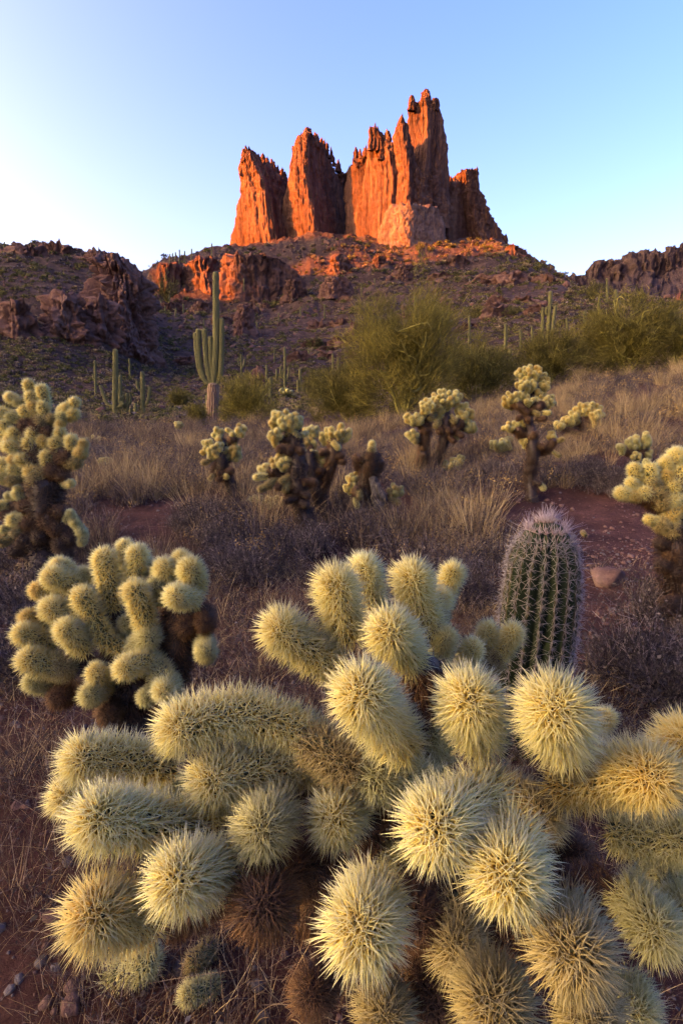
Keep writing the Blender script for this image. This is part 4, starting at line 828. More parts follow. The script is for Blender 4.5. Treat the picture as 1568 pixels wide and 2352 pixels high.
# ------------------------------------------------------------------ the nearest cholla, filling the foot of the picture
RW = 0.052
fb = PZ(960, 2250, 0.95); fb[2] = ground_z(fb[0], fb[1])[0]
fg = thing('cholla_cactus', 'nearest teddy-bear cholla, huge cream spiny joints filling the lower half', 'cactus', fb, 'chollas standing close to the camera')
def fj(pts, R, col='pale', back=0.05, rw=RW, na=160, ns=9):
    """pts: foot ... tip centre in the frame; R: radius of the tip with spines; back: how much deeper the foot lies"""
    zt = F * rw / R; n = len(pts)
    ctrl = [PZ(u, v, zt + back * (1 - k / (n - 1)) ** 0.8) for k, (u, v) in enumerate(pts)]
    Lw = sum(np.linalg.norm(ctrl[k + 1] - ctrl[k]) for k in range(n - 1))
    add_joint(fg, fb, ctrl, rw, col, int(na * (0.55 + Lw / 0.12)), ns, None, int(pts[0][0]), 0.37, 0.70, 0.030)
for a in [
    ([(800, 1470), (784, 1405), (772, 1348)], 74, 'pale', .04), ([(862, 1420), (845, 1360), (838, 1312)], 58, 'pale', .03), ([(985, 1450), (965, 1390), (946, 1330)], 68, 'pale', .05), ([(1008, 1395), (1025, 1350), (1040, 1316)], 40, 'pale', .03, 0.035), ([(990, 1430), (1005, 1400), (1010, 1374)], 40, 'pale', .03, 0.034),
    ([(940, 1520), (918, 1485), (896, 1452)], 82, 'pale', .08), ([(775, 1535), (705, 1490), (648, 1448)], 76, 'pale', .05), ([(925, 1715), (880, 1655), (832, 1594)], 104, 'pale', .12), ([(1105, 1700), (1088, 1655), (1076, 1608)], 102, 'pale', .09), ([(1292, 1715), (1282, 1670), (1272, 1628)], 116, 'pale', .09),
    ([(1350, 1715), (1375, 1670), (1390, 1648)], 36, 'pale', .02, 0.024), ([(1000, 1540), (1010, 1500), (1022, 1465)], 42, 'green', .05, 0.033), ([(1060, 1540), (1075, 1515), (1082, 1490)], 40, 'pale', .04, 0.033), ([(1100, 1520), (1115, 1480), (1120, 1450)], 37, 'pale', .04, 0.033), ([(1130, 1520), (1160, 1485), (1176, 1455)], 38, 'pale', .04, 0.033),
    ([(790, 1770), (700, 1690), (560, 1640), (420, 1668)], 88, 'pale', .10), ([(400, 1770), (300, 1745), (195, 1742)], 78, 'pale', .06), ([(300, 1850), (230, 1842), (158, 1828)], 64, 'pale', .06), ([(470, 1910), (360, 1890), (232, 1880)], 100, 'pale', .10), ([(720, 1760), (610, 1760), (490, 1792)], 88, 'pale', .09),
    ([(650, 1850), (625, 1880), (602, 1906)], 96, 'green', .07), ([(810, 1850), (785, 1866), (766, 1880)], 88, 'pale', .07), ([(1130, 1820), (1060, 1860), (1002, 1902)], 120, 'pale', .10), ([(1185, 1900), (1170, 1960), (1162, 2008)], 126, 'pale', .07), ([(530, 1985), (465, 2002), (412, 2018)], 106, 'pale', .08),
    ([(350, 2115), (280, 2105), (222, 2098)], 106, 'gold', .07), ([(610, 2030), (604, 2080)], 102, 'brown', .06), ([(870, 2030), (850, 2090), (832, 2132)], 126, 'pale', .07), ([(1280, 1810), (1390, 1785), (1490, 1782)], 104, 'gold', .10), ([(1500, 1760), (1545, 1725), (1575, 1700)], 84, 'gold', .05),
    ([(1340, 1770), (1360, 1760), (1400, 1775)], 92, 'tan', .04), ([(1100, 1790), (1180, 1830), (1240, 1870)], 84, 'tan', .06), ([(1400, 1910), (1480, 1925), (1560, 1930)], 80, 'green', .04), ([(1290, 1930), (1312, 1965)], 66, 'brown', .04), ([(1290, 2080), (1304, 2140), (1312, 2185)], 128, 'tan', .07),
    ([(1430, 2050), (1470, 2090), (1502, 2135)], 90, 'green', .06), ([(1450, 2070), (1500, 2040), (1540, 2022)], 74, 'green', .05), ([(1430, 2240), (1445, 2290), (1455, 2325)], 82, 'green', .05), ([(1300, 2040), (1340, 2070)], 56, 'green', .04), ([(870, 2270), (880, 2310), (884, 2340)], 92, 'tan', .05), ([(1110, 2230), (1125, 2280), (1136, 2310)], 118, 'tan', .06),
    ([(770, 2220), (735, 2255), (715, 2280)], 70, 'brown', .05), ([(740, 2210), (712, 2232), (696, 2256)], 46, 'gold', .04), ([(700, 1700), (740, 1720), (790, 1760)], 84, 'tan', .02), ([(990, 1740), (1000, 1720), (985, 1690)], 72, 'green', .03), ([(990, 1800), (920, 1790), (860, 1780)], 84, 'green', .05), ([(820, 1800), (760, 1790), (700, 1780)], 74, 'green', .05),
    ([(700, 1960), (680, 1990), (660, 2010)], 76, 'brown', .05), ([(960, 2010), (965, 2060), (960, 2110)], 88, 'brown', .06), ([(1050, 2060), (1060, 2120), (1050, 2180)], 92, 'tan', .06), ([(960, 2150), (985, 2220), (1000, 2300)], 84, 'brown', .05), ([(560, 1870), (520, 1880), (480, 1870)], 74, 'green', .05), ([(1010, 1960), (960, 1970), (920, 1980)], 76, 'green', .05),
    ([(1230, 2100), (1200, 2140), (1180, 2180)], 90, 'brown', .05), ([(960, 1560), (965, 1600), (960, 1640)], 68, 'tan', .03), ([(440, 1830), (400, 1830), (350, 1835)], 70, 'green', .05), ([(1250, 1990), (1220, 1960), (1230, 1920)], 66, 'brown', .04), ([(1540, 2120), (1570, 2090)], 80, 'green', .04), ([(1380, 2300), (1350, 2340)], 96, 'tan', .05)]:
    fj(*a)
zc_t = 0.86
add_stem(fg, fb, [np.array([fb[0], fb[1], fb[2] - .06]), PZ(990, 2280, 0.86), PZ(1010, 2120, 0.84), PZ(1010, 1960, 0.84)], 0.055, 0.045, 'dark', 2.0, 0.6, 'trunk')
for pth in ([(1010, 2060), (880, 1930), (760, 1820), (640, 1760)], [(1010, 2060), (940, 1900), (900, 1760), (900, 1620)], [(1015, 2060), (1120, 1920), (1200, 1840), (1320, 1800)], [(1010, 2120), (800, 2030), (640, 1980), (480, 1930)], [(1010, 2150), (1200, 2080), (1400, 2040)], [(920, 1700), (950, 1600), (980, 1520)], [(1010, 2160), (880, 2120), (700, 2080)], [(640, 1960), (480, 2040), (380, 2100)]):
    add_stem(fg, fb, [PZ(u, v, zc_t - 0.015 * k) for k, (u, v) in enumerate(pth)], 0.036, 0.026, 'brown', 2.0, 0.8, 'branch')

for pth in ([(985, 1545, .88), (1040, 1560, .95), (1090, 1540, 1.02), (1140, 1515, 1.04)], [(985, 1450, .93), (998, 1415, 1.0), (1008, 1392, 1.04)], [(1300, 1740, .62), (1330, 1730, .70), (1352, 1712, .77)]):
    add_stem(fg, fb, [PZ(*q) for q in pth], 0.018, 0.014, 'tan', 1.5, 1.0, 'branch')

# loose joints lying on the soil under it
for k, (u, v, col, R, lab) in enumerate([(330, 2240, 'green', 55, 'pale grey-green cholla joint fallen on the soil at the lower left'), (452, 2225, 'tan', 36, 'tan fallen cholla joint standing beside the grey stone'), (442, 2300, 'green', 36, 'small greenish fallen joint on the dark soil near the picture foot'), (610, 1302, 'tan', 9, 'small fallen joint before the tallest central cholla'), (1338, 1228, 'tan', 8, 'tiny straw-coloured joint on the bare red soil')]):
    y = 0.9
    for _ in range(30):
        q = PY(u, v, y); gz_ = ground_z(q[0], q[1])[0]
        y *= 1.0 + 0.5 * (q[2] - gz_ - 0.02) / max(0.3, CAM_H - gz_)
    q = PY(u, v, y); zc_ = y / (CP + SP * (1176 - v) / F); r = R * zc_ / F
    t = thing('fallen_joint', lab, 'cactus joint', q, 'loose cholla joints on the ground')
    place_joint(t, q, q + np.array([0, 0, r * .6]), [rng.normal(), rng.normal(), 0.35], r, col, 1)
# ------------------------------------------------------------------ young ribbed saguaro (barrel shape)
bz = 1.72
bt = PZ(1226, 1196, bz); bq = PZ(1226, 1500, bz)
bx_, by_ = bq[0], bq[1] + 0.02
bg_ = ground_z(bx_, by_)[0]
bar = thing('barrel_cactus', 'stout dark green ribbed cactus bristling with grey spines on bare soil', 'cactus', (bx_, by_, bg_))
topz = bt[2] + 0.02; Hb = topz - bg_
s_ = np.linspace(0, 1, 60); RB = 0.103
prof_r = RB * np.interp(s_, [0, 0.15, 0.45, 0.72, 0.84, 0.91, 0.96, 0.985, 1], [0.80, 0.90, 1.0, 0.985, 0.90, 0.74, 0.52, 0.32, 0.05])
axis = np.stack([0.012 * np.sin(s_ * 2), 0 * s_, s_ * Hb], 1)
NRIB = 18
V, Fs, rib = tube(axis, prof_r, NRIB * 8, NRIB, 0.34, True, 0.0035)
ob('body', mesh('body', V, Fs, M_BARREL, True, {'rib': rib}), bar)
O, D, top_f = [], [], []
for k in range(NRIB):
    w = 2 * math.pi * k / NRIB
    na_ = 29
    ss = np.linspace(0.03, 0.995, na_) ** 0.92
    r = np.interp(ss, s_, prof_r) * 1.13; gr = -np.interp(ss, s_, np.gradient(prof_r, s_ * Hb))
    out = np.array([math.cos(w), math.sin(w), 0])
    # the tube's frame may start at any angle: take the crest from the mesh itself
    col_i = int(k * 8) % (NRIB * 8)
    ring = V[: 60 * NRIB * 8].reshape(60, NRIB * 8, 3)[:, col_i]
    pos = np.stack([np.interp(ss, s_, ring[:, q]) for q in range(3)], 1)
    ax_ = np.stack([np.interp(ss, s_, axis[:, q]) for q in range(3)], 1)
    rad_ = unit((pos - ax_) * np.array([1, 1, 0])); nrm = unit(rad_ + np.array([0, 0, 1.0]) * np.clip(gr, -0.2, 5)[:, None])
    ns = 12
    t1 = unit(np.cross(nrm, np.array([0.0, 0.01, 1.0]))); t2 = np.cross(nrm, t1)
    j = np.tile(np.arange(ns), na_); phi = j * 2 * math.pi / ns + rng.uniform(-.3, .3, na_ * ns)
    tau = np.radians(np.where(j % 4 == 0, rng.uniform(8, 35, na_ * ns), rng.uniform(50, 80, na_ * ns)))
    nn = np.repeat(nrm, ns, 0)
    O.append(np.repeat(pos, ns, 0)); top_f.append(np.repeat(ss, ns))
    D.append(nn * np.cos(tau)[:, None] + (np.repeat(t1, ns, 0) * np.cos(phi)[:, None] + np.repeat(t2, ns, 0) * np.sin(phi)[:, None]) * np.sin(tau)[:, None])
O = np.vstack(O); D = np.vstack(D); tf_ = np.concatenate(top_f)
Ls = np.where(rng.uniform(0, 1, len(O)) < .25, 0.050, 0.026) * rng.uniform(0.6, 1.15, len(O)) * (1 + 0.35 * np.clip((tf_ - 0.8) / 0.2, 0, 1))
lo = tf_ < 0.94
ob('spines', spine_mesh('spines', O[lo], D[lo], Ls[lo], 0.0014, SPINE['grey']), bar, kind='stuff')
hi = ~lo
nt_ = 170; a_ = rng.uniform(0, 6.28, nt_); q_ = np.sqrt(rng.uniform(0, 1, nt_)); sr_ = np.interp(q_, [0, .6, 1], [1.0, .955, .90]); rr_ = np.interp(sr_, s_, prof_r)
Ot = np.stack([rr_ * np.cos(a_) + axis[-1, 0], rr_ * np.sin(a_), sr_ * Hb], 1); Dt = unit(np.stack([np.cos(a_) * q_, np.sin(a_) * q_, 0.9 + 0 * a_], 1) + rng.normal(size=(nt_, 3)) * .3)
O = np.vstack([O, Ot]); D = np.vstack([D, Dt]); Ls = np.append(Ls, 0.034 * rng.uniform(.5, 1.1, nt_)); hi = np.append(hi, np.ones(nt_, bool))
ob('crown_spines', spine_mesh('crown_spines', O[hi], unit(D[hi] + np.array([0, 0, 0.7])), Ls[hi], 0.0017, SPINE['greytop']), bar, kind='stuff')

# ------------------------------------------------------------------ saguaros
def saguaro(label, y, col, R, arms=(), cork=None, group=None, sides=None):
    """col: (u, v) path from foot to top; arms: [(R, path from the tip down to the trunk)]; cork: (v of its top, R)"""
    u0, v0 = col[0]
    if y is None: y = hit(u0, v0, 25.0)
    px = y / (CP + SP * (1176.0 - v0) / F) / F
    b = PY(u0, v0, y); gz_ = min(ground_z(b[0], b[1])[0], b[2])
    base = np.array([b[0], b[1], gz_])
    t = thing('saguaro_cactus', label, 'saguaro', base, group)
    near = R > 4.5
    nr = 14 if near else 10; sd_ = nr * (4 if near else 2)
    def body(name, pth, r, taper_foot=1.0, m=M_SAG, top_round=True):
        ctrl = [PY(u, v, y) for u, v in pth]
        p = curve_pts(ctrl, 40 if near else 16)
        # round the top
        n = len(p); rad = np.full(n, r * px); sl = np.concatenate([[0], np.cumsum(np.linalg.norm(np.diff(p, axis=0), axis=1))]); d = sl[-1] - sl
        rad = rad * np.interp(sl / sl[-1], [0, 0.25, 1], [taper_foot, 1, 0.93])
        if top_round:
            extra = np.linspace(0, 1, 8)[1:]; p = np.vstack([p, p[-1] + unit(p[-1] - p[-2]) * (extra * r * px)[:, None]]); rad = np.concatenate([rad, rad[-1] * np.sqrt(np.maximum(0.0025, 1 - extra ** 2))])
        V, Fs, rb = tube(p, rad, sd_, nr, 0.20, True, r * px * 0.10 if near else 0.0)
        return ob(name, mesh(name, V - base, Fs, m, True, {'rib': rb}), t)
    cc = list(col)
    ctrl0 = PY(u0, v0, y)
    if cork:
        vt, rc = cork
        body('corky_base', [(u0, v0 + 10), (u0 + (cc[1][0] - u0) * 0.4, (v0 + vt) / 2), (cc[1][0], vt)], rc, 1.0, M_SAGBARK, False)
        body('trunk', [(cc[1][0], vt + 2)] + cc[1:][(1 if abs(cc[1][1] - vt) < 6 else 0):], R)
    else:
        extra = [(u0, v0 + 14)] if v0 < 1000 else []
        body('trunk', extra + cc, R, 0.85)
    for ra, pth in arms:
        body('arm', list(reversed(pth)), ra, 0.8)
    return t

saguaro('big many-armed green saguaro with a corky base, tallest in the valley', 28.0, [(487, 962), (490, 884), (496, 800), (496, 700), (496, 630)], 6.6,
    [(5.8, [(456, 760), (456, 808), (462, 850), (472, 876), (486, 884)]), (5.2, [(449, 768), (452, 810), (459, 850), (470, 872), (484, 878)]), (5.8, [(469, 760), (472, 800), (476, 840), (482, 868), (490, 882)]), (4.8, [(483, 776), (484, 810), (485, 845), (489, 870), (492, 880)]), (5.4, [(509, 735), (509, 790), (508, 835), (505, 866), (496, 884)])], (882, 12.5))
GS = 'saguaros on the valley floor beside the shaded hill'
saguaro('straight tall saguaro with a bent low arm, left of the big many-armed one', 42.0, [(264, 985), (264, 925), (265, 860), (265, 806)], 5.4, [(3.6, [(231, 888), (237, 905), (245, 925), (262, 935)]), (3.2, [(277, 912), (274, 922), (283, 928), (268, 936)])], None, GS)
saguaro('slim saguaro standing just behind the straight tall one', 46.0, [(276, 960), (276, 910), (276, 864)], 3.4, [(2.6, [(272, 884), (272, 900), (275, 915)])], None, GS)
saguaro('short saguaro with upcurled arms between the two taller valley ones', 42.5, [(292, 985), (292, 945), (292, 906)], 3.8, [(2.8, [(283, 911), (284, 926), (291, 934)]), (2.8, [(299, 908), (299, 922), (293, 932)]), (2.6, [(280, 930), (284, 936), (291, 938)])], None, GS)
saguaro('saguaro with three stubby arms right of the straight tall one', 43.0, [(330, 975), (328, 930), (327, 857)], 4.6, [(3.2, [(315, 877), (317, 890), (326, 898)]), (3.2, [(343, 890), (342, 908), (338, 925), (330, 932)])], None, GS)
saguaro('short single-stemmed saguaro at the foot of the three-armed one', 42.0, [(311, 985), (311, 955), (311, 928)], 3.2, (), None, GS)
saguaro('stub of a saguaro between two upright ones near the brush', 42.2, [(300, 985), (300, 960), (299, 940)], 3.0, (), None, GS)
saguaro('thin lone saguaro on the slope left of the valley group', None, [(220, 909), (219, 870), (218, 830)], 2.6, [(1.8, [(214, 860), (215, 868), (219, 872)])])
saguaro('dark thin saguaro under the big rock face', None, [(299, 868), (298, 845), (297, 825)], 2.0)
saguaro('short saguaro pressed against the big many-armed one', 34.0, [(475, 940), (475, 925), (475, 910)], 3.2)
saguaro('candelabra saguaro in the gully mouth of the valley', None, [(654, 890), (654, 850), (654, 800)], 2.8, [(2.2, [(644, 843), (645, 862), (652, 872)]), (2.2, [(663, 845), (662, 862), (656, 874)]), (1.8, [(648, 850), (649, 860), (653, 868)])])
for u, vt, vb, r, lab in [(612, 838, 892, 2.6, 'leftmost slim saguaro of the gully-mouth group'), (621, 868, 914, 3.4, 'thick dark saguaro stem before the gully mouth'), (689, 848, 906, 3.2, 'tall dark saguaro right of the candelabra one'), (684, 872, 906, 2.6, 'shorter dark saguaro leaning close to its tall neighbour'), (696, 880, 904, 2.2, 'stubby saguaro on the far side of the tall dark one'), (635, 848, 874, 2.2, 'short saguaro left of the candelabra one'), (630, 798, 832, 1.8, 'thin saguaro high behind the gully group'), (709, 802, 828, 2.0, 'pale thin saguaro in the gully'), (764, 812, 852, 2.4, 'saguaro left of the dark crags'), (776, 820, 860, 2.6, 'saguaro below the dark crags'), (605, 850, 885, 2.0, 'arm-thin saguaro at the left end of the gully group'), (545, 872, 895, 2.4, 'short saguaro behind the bush right of the big one')]:
    saguaro(lab, None, [(u, vb), (u, (vt + vb) / 2), (u, vt + 2)], r, (), None, 'saguaros at the gully mouth')
saguaro('dark branching saguaro skeleton behind the big one', None, [(554, 872), (554, 840), (553, 815)], 2.0, [(1.8, [(547, 822), (548, 834), (553, 842)]), (1.8, [(561, 826), (560, 836), (555, 846)])])
R_ = 'saguaros on the right-hand slope'
saguaro('trio saguaro: middle tallest stem of three on the open slope', 84.0, [(1257, 797), (1260, 735), (1264, 672)], 4.2, [(2.6, [(1254, 706), (1254, 718), (1260, 726)])], None, R_)
saguaro('first stem of the saguaro trio on the open slope', 84.5, [(1246, 795), (1246, 750), (1246, 708)], 3.4, (), None, R_)
saguaro('leaning last stem of the saguaro trio on the open slope', 83.5, [(1263, 800), (1269, 750), (1275, 704)], 3.4, (), None, R_)
for u, vt, vb, r, y, lab in [(954, 682, 800, 4.0, 60, 'tall saguaro rising behind the palo verde crown'), (992, 740, 800, 3.6, 55, 'saguaro right of the one rising behind the palo verde'), (979, 757, 810, 3.2, 58, 'shorter saguaro between two behind the palo verde'), (935, 790, 830, 3.0, 50, 'saguaro tip showing left inside the palo verde'), (1077, 724, 790, 2.6, None, 'lone brownish saguaro above the middle bushes'), (1160, 744, 800, 3.2, None, 'saguaro standing in the bushes left of the trio'), (1194, 757, 800, 2.6, None, 'small saguaro just left of the trio'), (1221, 749, 785, 2.2, None, 'short dark saguaro beside the trio'), (1301, 730, 790, 2.8, None, 'grey saguaro right of the trio'), (1342, 715, 800, 3.8, 75, 'thick saguaro behind the broad right bush'), (1375, 680, 740, 2.6, None, 'thin saguaro near the saddle'), (1393, 639, 690, 2.4, 165, 'saguaro standing out against the far dark ridge'), (1414, 666, 740, 3.6, 95, 'bright tall saguaro at the crest above the broad bush'), (1443, 678, 705, 1.8, 140, 'faint thin saguaro near the right skyline'), (1514, 703, 790, 3.4, 70, 'saguaro tip above the rightmost bush'), (1487, 726, 790, 3.0, 68, 'saguaro half sunk in the rightmost bush'), (1171, 802, 850, 4.2, 40, 'stout saguaro stub among the middle bushes'), (1018, 711, 745, 2.2, None, 'thin saguaro right above the palo verde'), (1020, 765, 800, 2.4, None, 'dark stubby saguaro right of the palo verde crown'), (1108, 795, 830, 2.4, 62, 'small saguaro in the gap between the middle bushes')]:
    arms = [(2.4, [(1423, 690), (1421, 698), (1415, 704)])] if u == 1414 else ()
    saguaro(lab, y, [(u, vb), (u + 1, (vt + vb) / 2), (u, vt + 2)], r, arms, None, R_)
v_b = lambda v: v < 605
TS = [(10, 556, 600, 150), (39, 653, 696, 118), (349, 662, 692, 318), (389, 678, 698, 300), (359, 711, 732, 265), (379, 704, 726, 268), (404, 708, 728, 262), (370, 690, 708, 300), (421, 700, 716, 290), (412, 574, 592, 372), (424, 577, 592, 374), (440, 572, 590, 378), (403, 580, 594, 370), (396, 582, 596, 370), (486, 560, 580, 392), (390, 584, 598, 368), (1082, 560, 578, 412), (1113, 556, 572, 414), (1100, 566, 580, 410), (1128, 562, 576, 412), (1062, 572, 586, 408), (1095, 552, 568, 418), (1140, 612, 640, 300), (1166, 592, 616, 350), (860, 640, 660, 300), (830, 650, 668, 290), (955, 612, 628, 330), (745, 700, 718, 245), (690, 706, 722, 262), (560, 640, 655, 330), (1040, 650, 668, 270), (900, 680, 700, 240), (468, 735, 752, 215), (590, 740, 760, 220), (640, 720, 738, 240)]
ORD = 'leftmost second third fourth fifth sixth seventh eighth'.split()
seen = {}
for u, vt, vb, y in sorted(TS):
    lab = ('tiny saguaro on the skyline of the shaded hill' if u < 30 else 'lone small saguaro on the shaded rocky hill' if u < 60 else
           'tiny saguaro on the skyline above the glowing cliff' if u < 500 and v_b(vb) else 'tiny saguaro at the foot of the glowing cliff end' if u < 430 else
           'tiny saguaro beside the foot of the dark tower' if u > 1050 and vb < 590 else 'tiny saguaro near the rounded shoulder rock' if u > 1050 else
           'tiny saguaro on the slope under the pale pedestal' if u > 800 else 'tiny saguaro on the slope under the shaded cliff band')
    seen[lab] = seen.get(lab, 0) + 1
    if u >= 60: lab += ', ' + ORD[seen[lab] - 1] + (' of its row' if seen[lab] == 1 else ' from left')
    saguaro(lab, y, [(u, vb), (u, (vt + vb) / 2), (u, vt)], 1.3 if vb < 700 else 1.6, (), None, 'tiny saguaros far up the slope' if u >= 60 else None)

# ------------------------------------------------------------------ palo verde trees and bushes
def slivers(O, D, L, W, rnd):
    n = len(O); D = unit(D); a = unit(np.cross(D, rng.normal(size=(n, 3))))
    V = np.stack([O - a * W[:, None], O + a * W[:, None], O + D * L[:, None]], 1).reshape(-1, 3)
    return V, np.arange(3 * n).reshape(-1, 3), np.repeat(rnd, 3)

def palo(label, u0, u1, vt, vb, y, n=9000, trunk_u=None, cat='tree', name='palo_verde_tree', m=M_PALO, group='green palo verdes on the valley floor', bark=M_PALOBARK, limbs=13, loose=1.0):
    uc = trunk_u or (u0 + u1) / 2
    b = PY(uc, vb, y); b[2] = ground_z(b[0], b[1])[0] - 0.02
    t = thing(name, label, cat, b, group)
    px = y / F / (CP + SP * (1176.0 - vb) / F)
    Wd = (u1 - u0) * px / 2; Ht = (PY(uc, vt, y)[2] - b[2]) * 1.10; cx_ = ((u0 + u1) / 2 - uc) * px
    ends, Vb, Fb, rb, o = [], [], [], [], 0
    for k in range(limbs):
        a = 2 * math.pi * k / limbs + rng.uniform(-.4, .4); q = math.sqrt(rng.uniform(0.15, 0.9))
        e = np.array([cx_ + q * Wd * math.cos(a) * 0.85, q * Wd * 0.7 * math.sin(a), Ht * (0.42 + 0.56 * math.sqrt(max(0, 1 - q * q)) * rng.uniform(0.75, 1.05))])
        c = curve_pts([np.array([0, 0, 0.0]), np.array([e[0] * .25, e[1] * .25, Ht * 0.16]) + rng.normal(size=3) * 0.05 * Ht, e * np.array([.65, .65, .6]) + rng.normal(size=3) * 0.06 * Ht, e], 14)
        V, Fs, _ = tube(c, np.linspace(0.013, 0.004, 14) * Ht, 6); Vb.append(V); Fb += [f + o for f in Fs]; o += len(V)
        ends += [c[-1], c[-4], c[-7]]
        for _ in range(6):                                    # side branches
            i = rng.integers(5, 13); d = unit(rng.normal(size=3) * np.array([1, 1, 0.5]) + np.array([0, 0, .35])); e2 = c[i] + d * Ht * rng.uniform(0.14, 0.30)
            c2 = curve_pts([c[i], (c[i] + e2) / 2 + rng.normal(size=3) * .03 * Ht, e2], 6)
            V, Fs, _ = tube(c2, np.linspace(0.009, 0.003, 6) * Ht, 5); Vb.append(V); Fb += [f + o for f in Fs]; o += len(V); ends += [e2, c2[3]]
    tri = [f for f in Fb if f.shape[1] == 3]; qd = [f for f in Fb if f.shape[1] == 4]
    Vb = np.vstack(Vb)
    ob('trunk', mesh('trunk', Vb, [np.vstack(qd), np.vstack(tri)], bark, True, {'rnd': np.clip(0.5 + 0.5 * vnoise(Vb * 6 / max(Ht, .5), 3), 0, 1)}), t)
    ends = np.array(ends)
    nl = 300; cen = ends[rng.integers(0, len(ends), nl)] + rng.normal(size=(nl, 3)) * np.array([Wd * .11, Wd * .10, Ht * .07]) * loose
    n2 = nl // 5; a = rng.uniform(0, 6.28, n2); q = np.sqrt(rng.uniform(.5, 1, n2)); hh = rng.uniform(0.05, 0.75, n2)
    sh = np.sqrt(np.maximum(0.05, 1 - (np.abs(hh - 0.42) / 0.62) ** 2))
    cen = np.vstack([cen, np.stack([cx_ + q * sh * Wd * np.cos(a), q * sh * Wd * .75 * np.sin(a), hh * Ht * 0.97], 1)])
    k = rng.integers(0, len(cen), n); lobe_r = rng.uniform(0, 1, len(cen)); up = unit(cen - np.array([cx_ * .5, 0, Ht * 0.1]))
    spread = (0.085 * Ht + 0.05 * Wd)
    O = cen[k] + rng.normal(size=(n, 3)) * np.array([1, 1, 0.8]) * spread * 0.42
    ld = unit(up + rng.normal(size=up.shape) * .45 + np.array([0, 0, .25])); D = ld[k] + rng.normal(size=(n, 3)) * 0.42
    L = rng.uniform(0.05, 0.14, n) * Ht + 0.03; W = np.full(n, 0.0016 * y * 0.30) * rng.uniform(0.6, 1.4, n)
    O[:, 2] = np.maximum(O[:, 2], 0.05 * Ht)
    V, T, r = slivers(O, D, L, W, np.clip(0.55 * lobe_r[k] + 0.45 * rng.uniform(0, 1, n), 0, 1))
    ob('crown', mesh('crown', V, [T], m, False, {'rnd': r}), t)
    return t
palo('tall yellow-green palo verde, largest tree behind the chollas', 806, 1036, 690, 985, 17.0, 19000, 930, limbs=18)
palo('low spreading palo verde joined to the left side of the tall one', 704, 880, 842, 992, 18.5, 11000, 800)
palo('loose airy palo verde between the tall one and the trio saguaro', 1010, 1180, 785, 968, 20.0, 9000, 1090, loose=1.5)
palo('bush-like palo verde below the saguaro trio', 1180, 1345, 768, 890, 20.0, 10000)
palo('broad dome of olive palo verde on the grassy rise', 1318, 1545, 692, 868, 20.0, 17000, limbs=18)
palo('palo verde cut by the right edge of the picture', 1496, 1640, 735, 868, 19.0, 7000)
palo('yellow-green bush right of the big saguaro base', 505, 632, 868, 988, 24.0, 7500)
palo('small bright bush at the left foot of the big saguaro', 432, 480, 935, 1000, 25.0, 5000)
palo('thin bush around the feet of the valley saguaros', 246, 352, 948, 1006, 34.0, 6000)
palo('small dark bush left of the big saguaro', 384, 446, 898, 950, 50.0, 4000)
palo('wispy bush at the gully mouth below the candelabra saguaro', 690, 760, 860, 915, 45.0, 3500)
for u0, u1, vt, vb, y, lab in [(68, 152, 758, 812, 96, 'dark green bush on the shaded hill below the rock face'), (86, 150, 775, 815, 92, 'low green bush in front of the dark one on the shaded hill'), (128, 178, 640, 662, 130, 'round bush on the upper shaded hill'), (350, 410, 640, 662, 320, 'tiny lit bush under the glowing cliff'), (1060, 1120, 700, 745, 150, 'green bush on the slope above the airy palo verde'), (1150, 1200, 705, 745, 140, 'olive bush left of the trio on the slope'), (1330, 1400, 645, 680, 190, 'bush on the saddle skyline'), (700, 745, 775, 815, 160, 'dark bush down in the gully'), (1030, 1090, 775, 830, 48, 'open bush right of the tall palo verde'), (560, 610, 800, 830, 150, 'olive bush on the slope behind the big saguaro')]:
    palo(lab, u0, u1, vt, vb, y, 1800, None, 'bush', 'desert_bush', M_SCRUB, 'bushes on the hillsides', limbs=5)

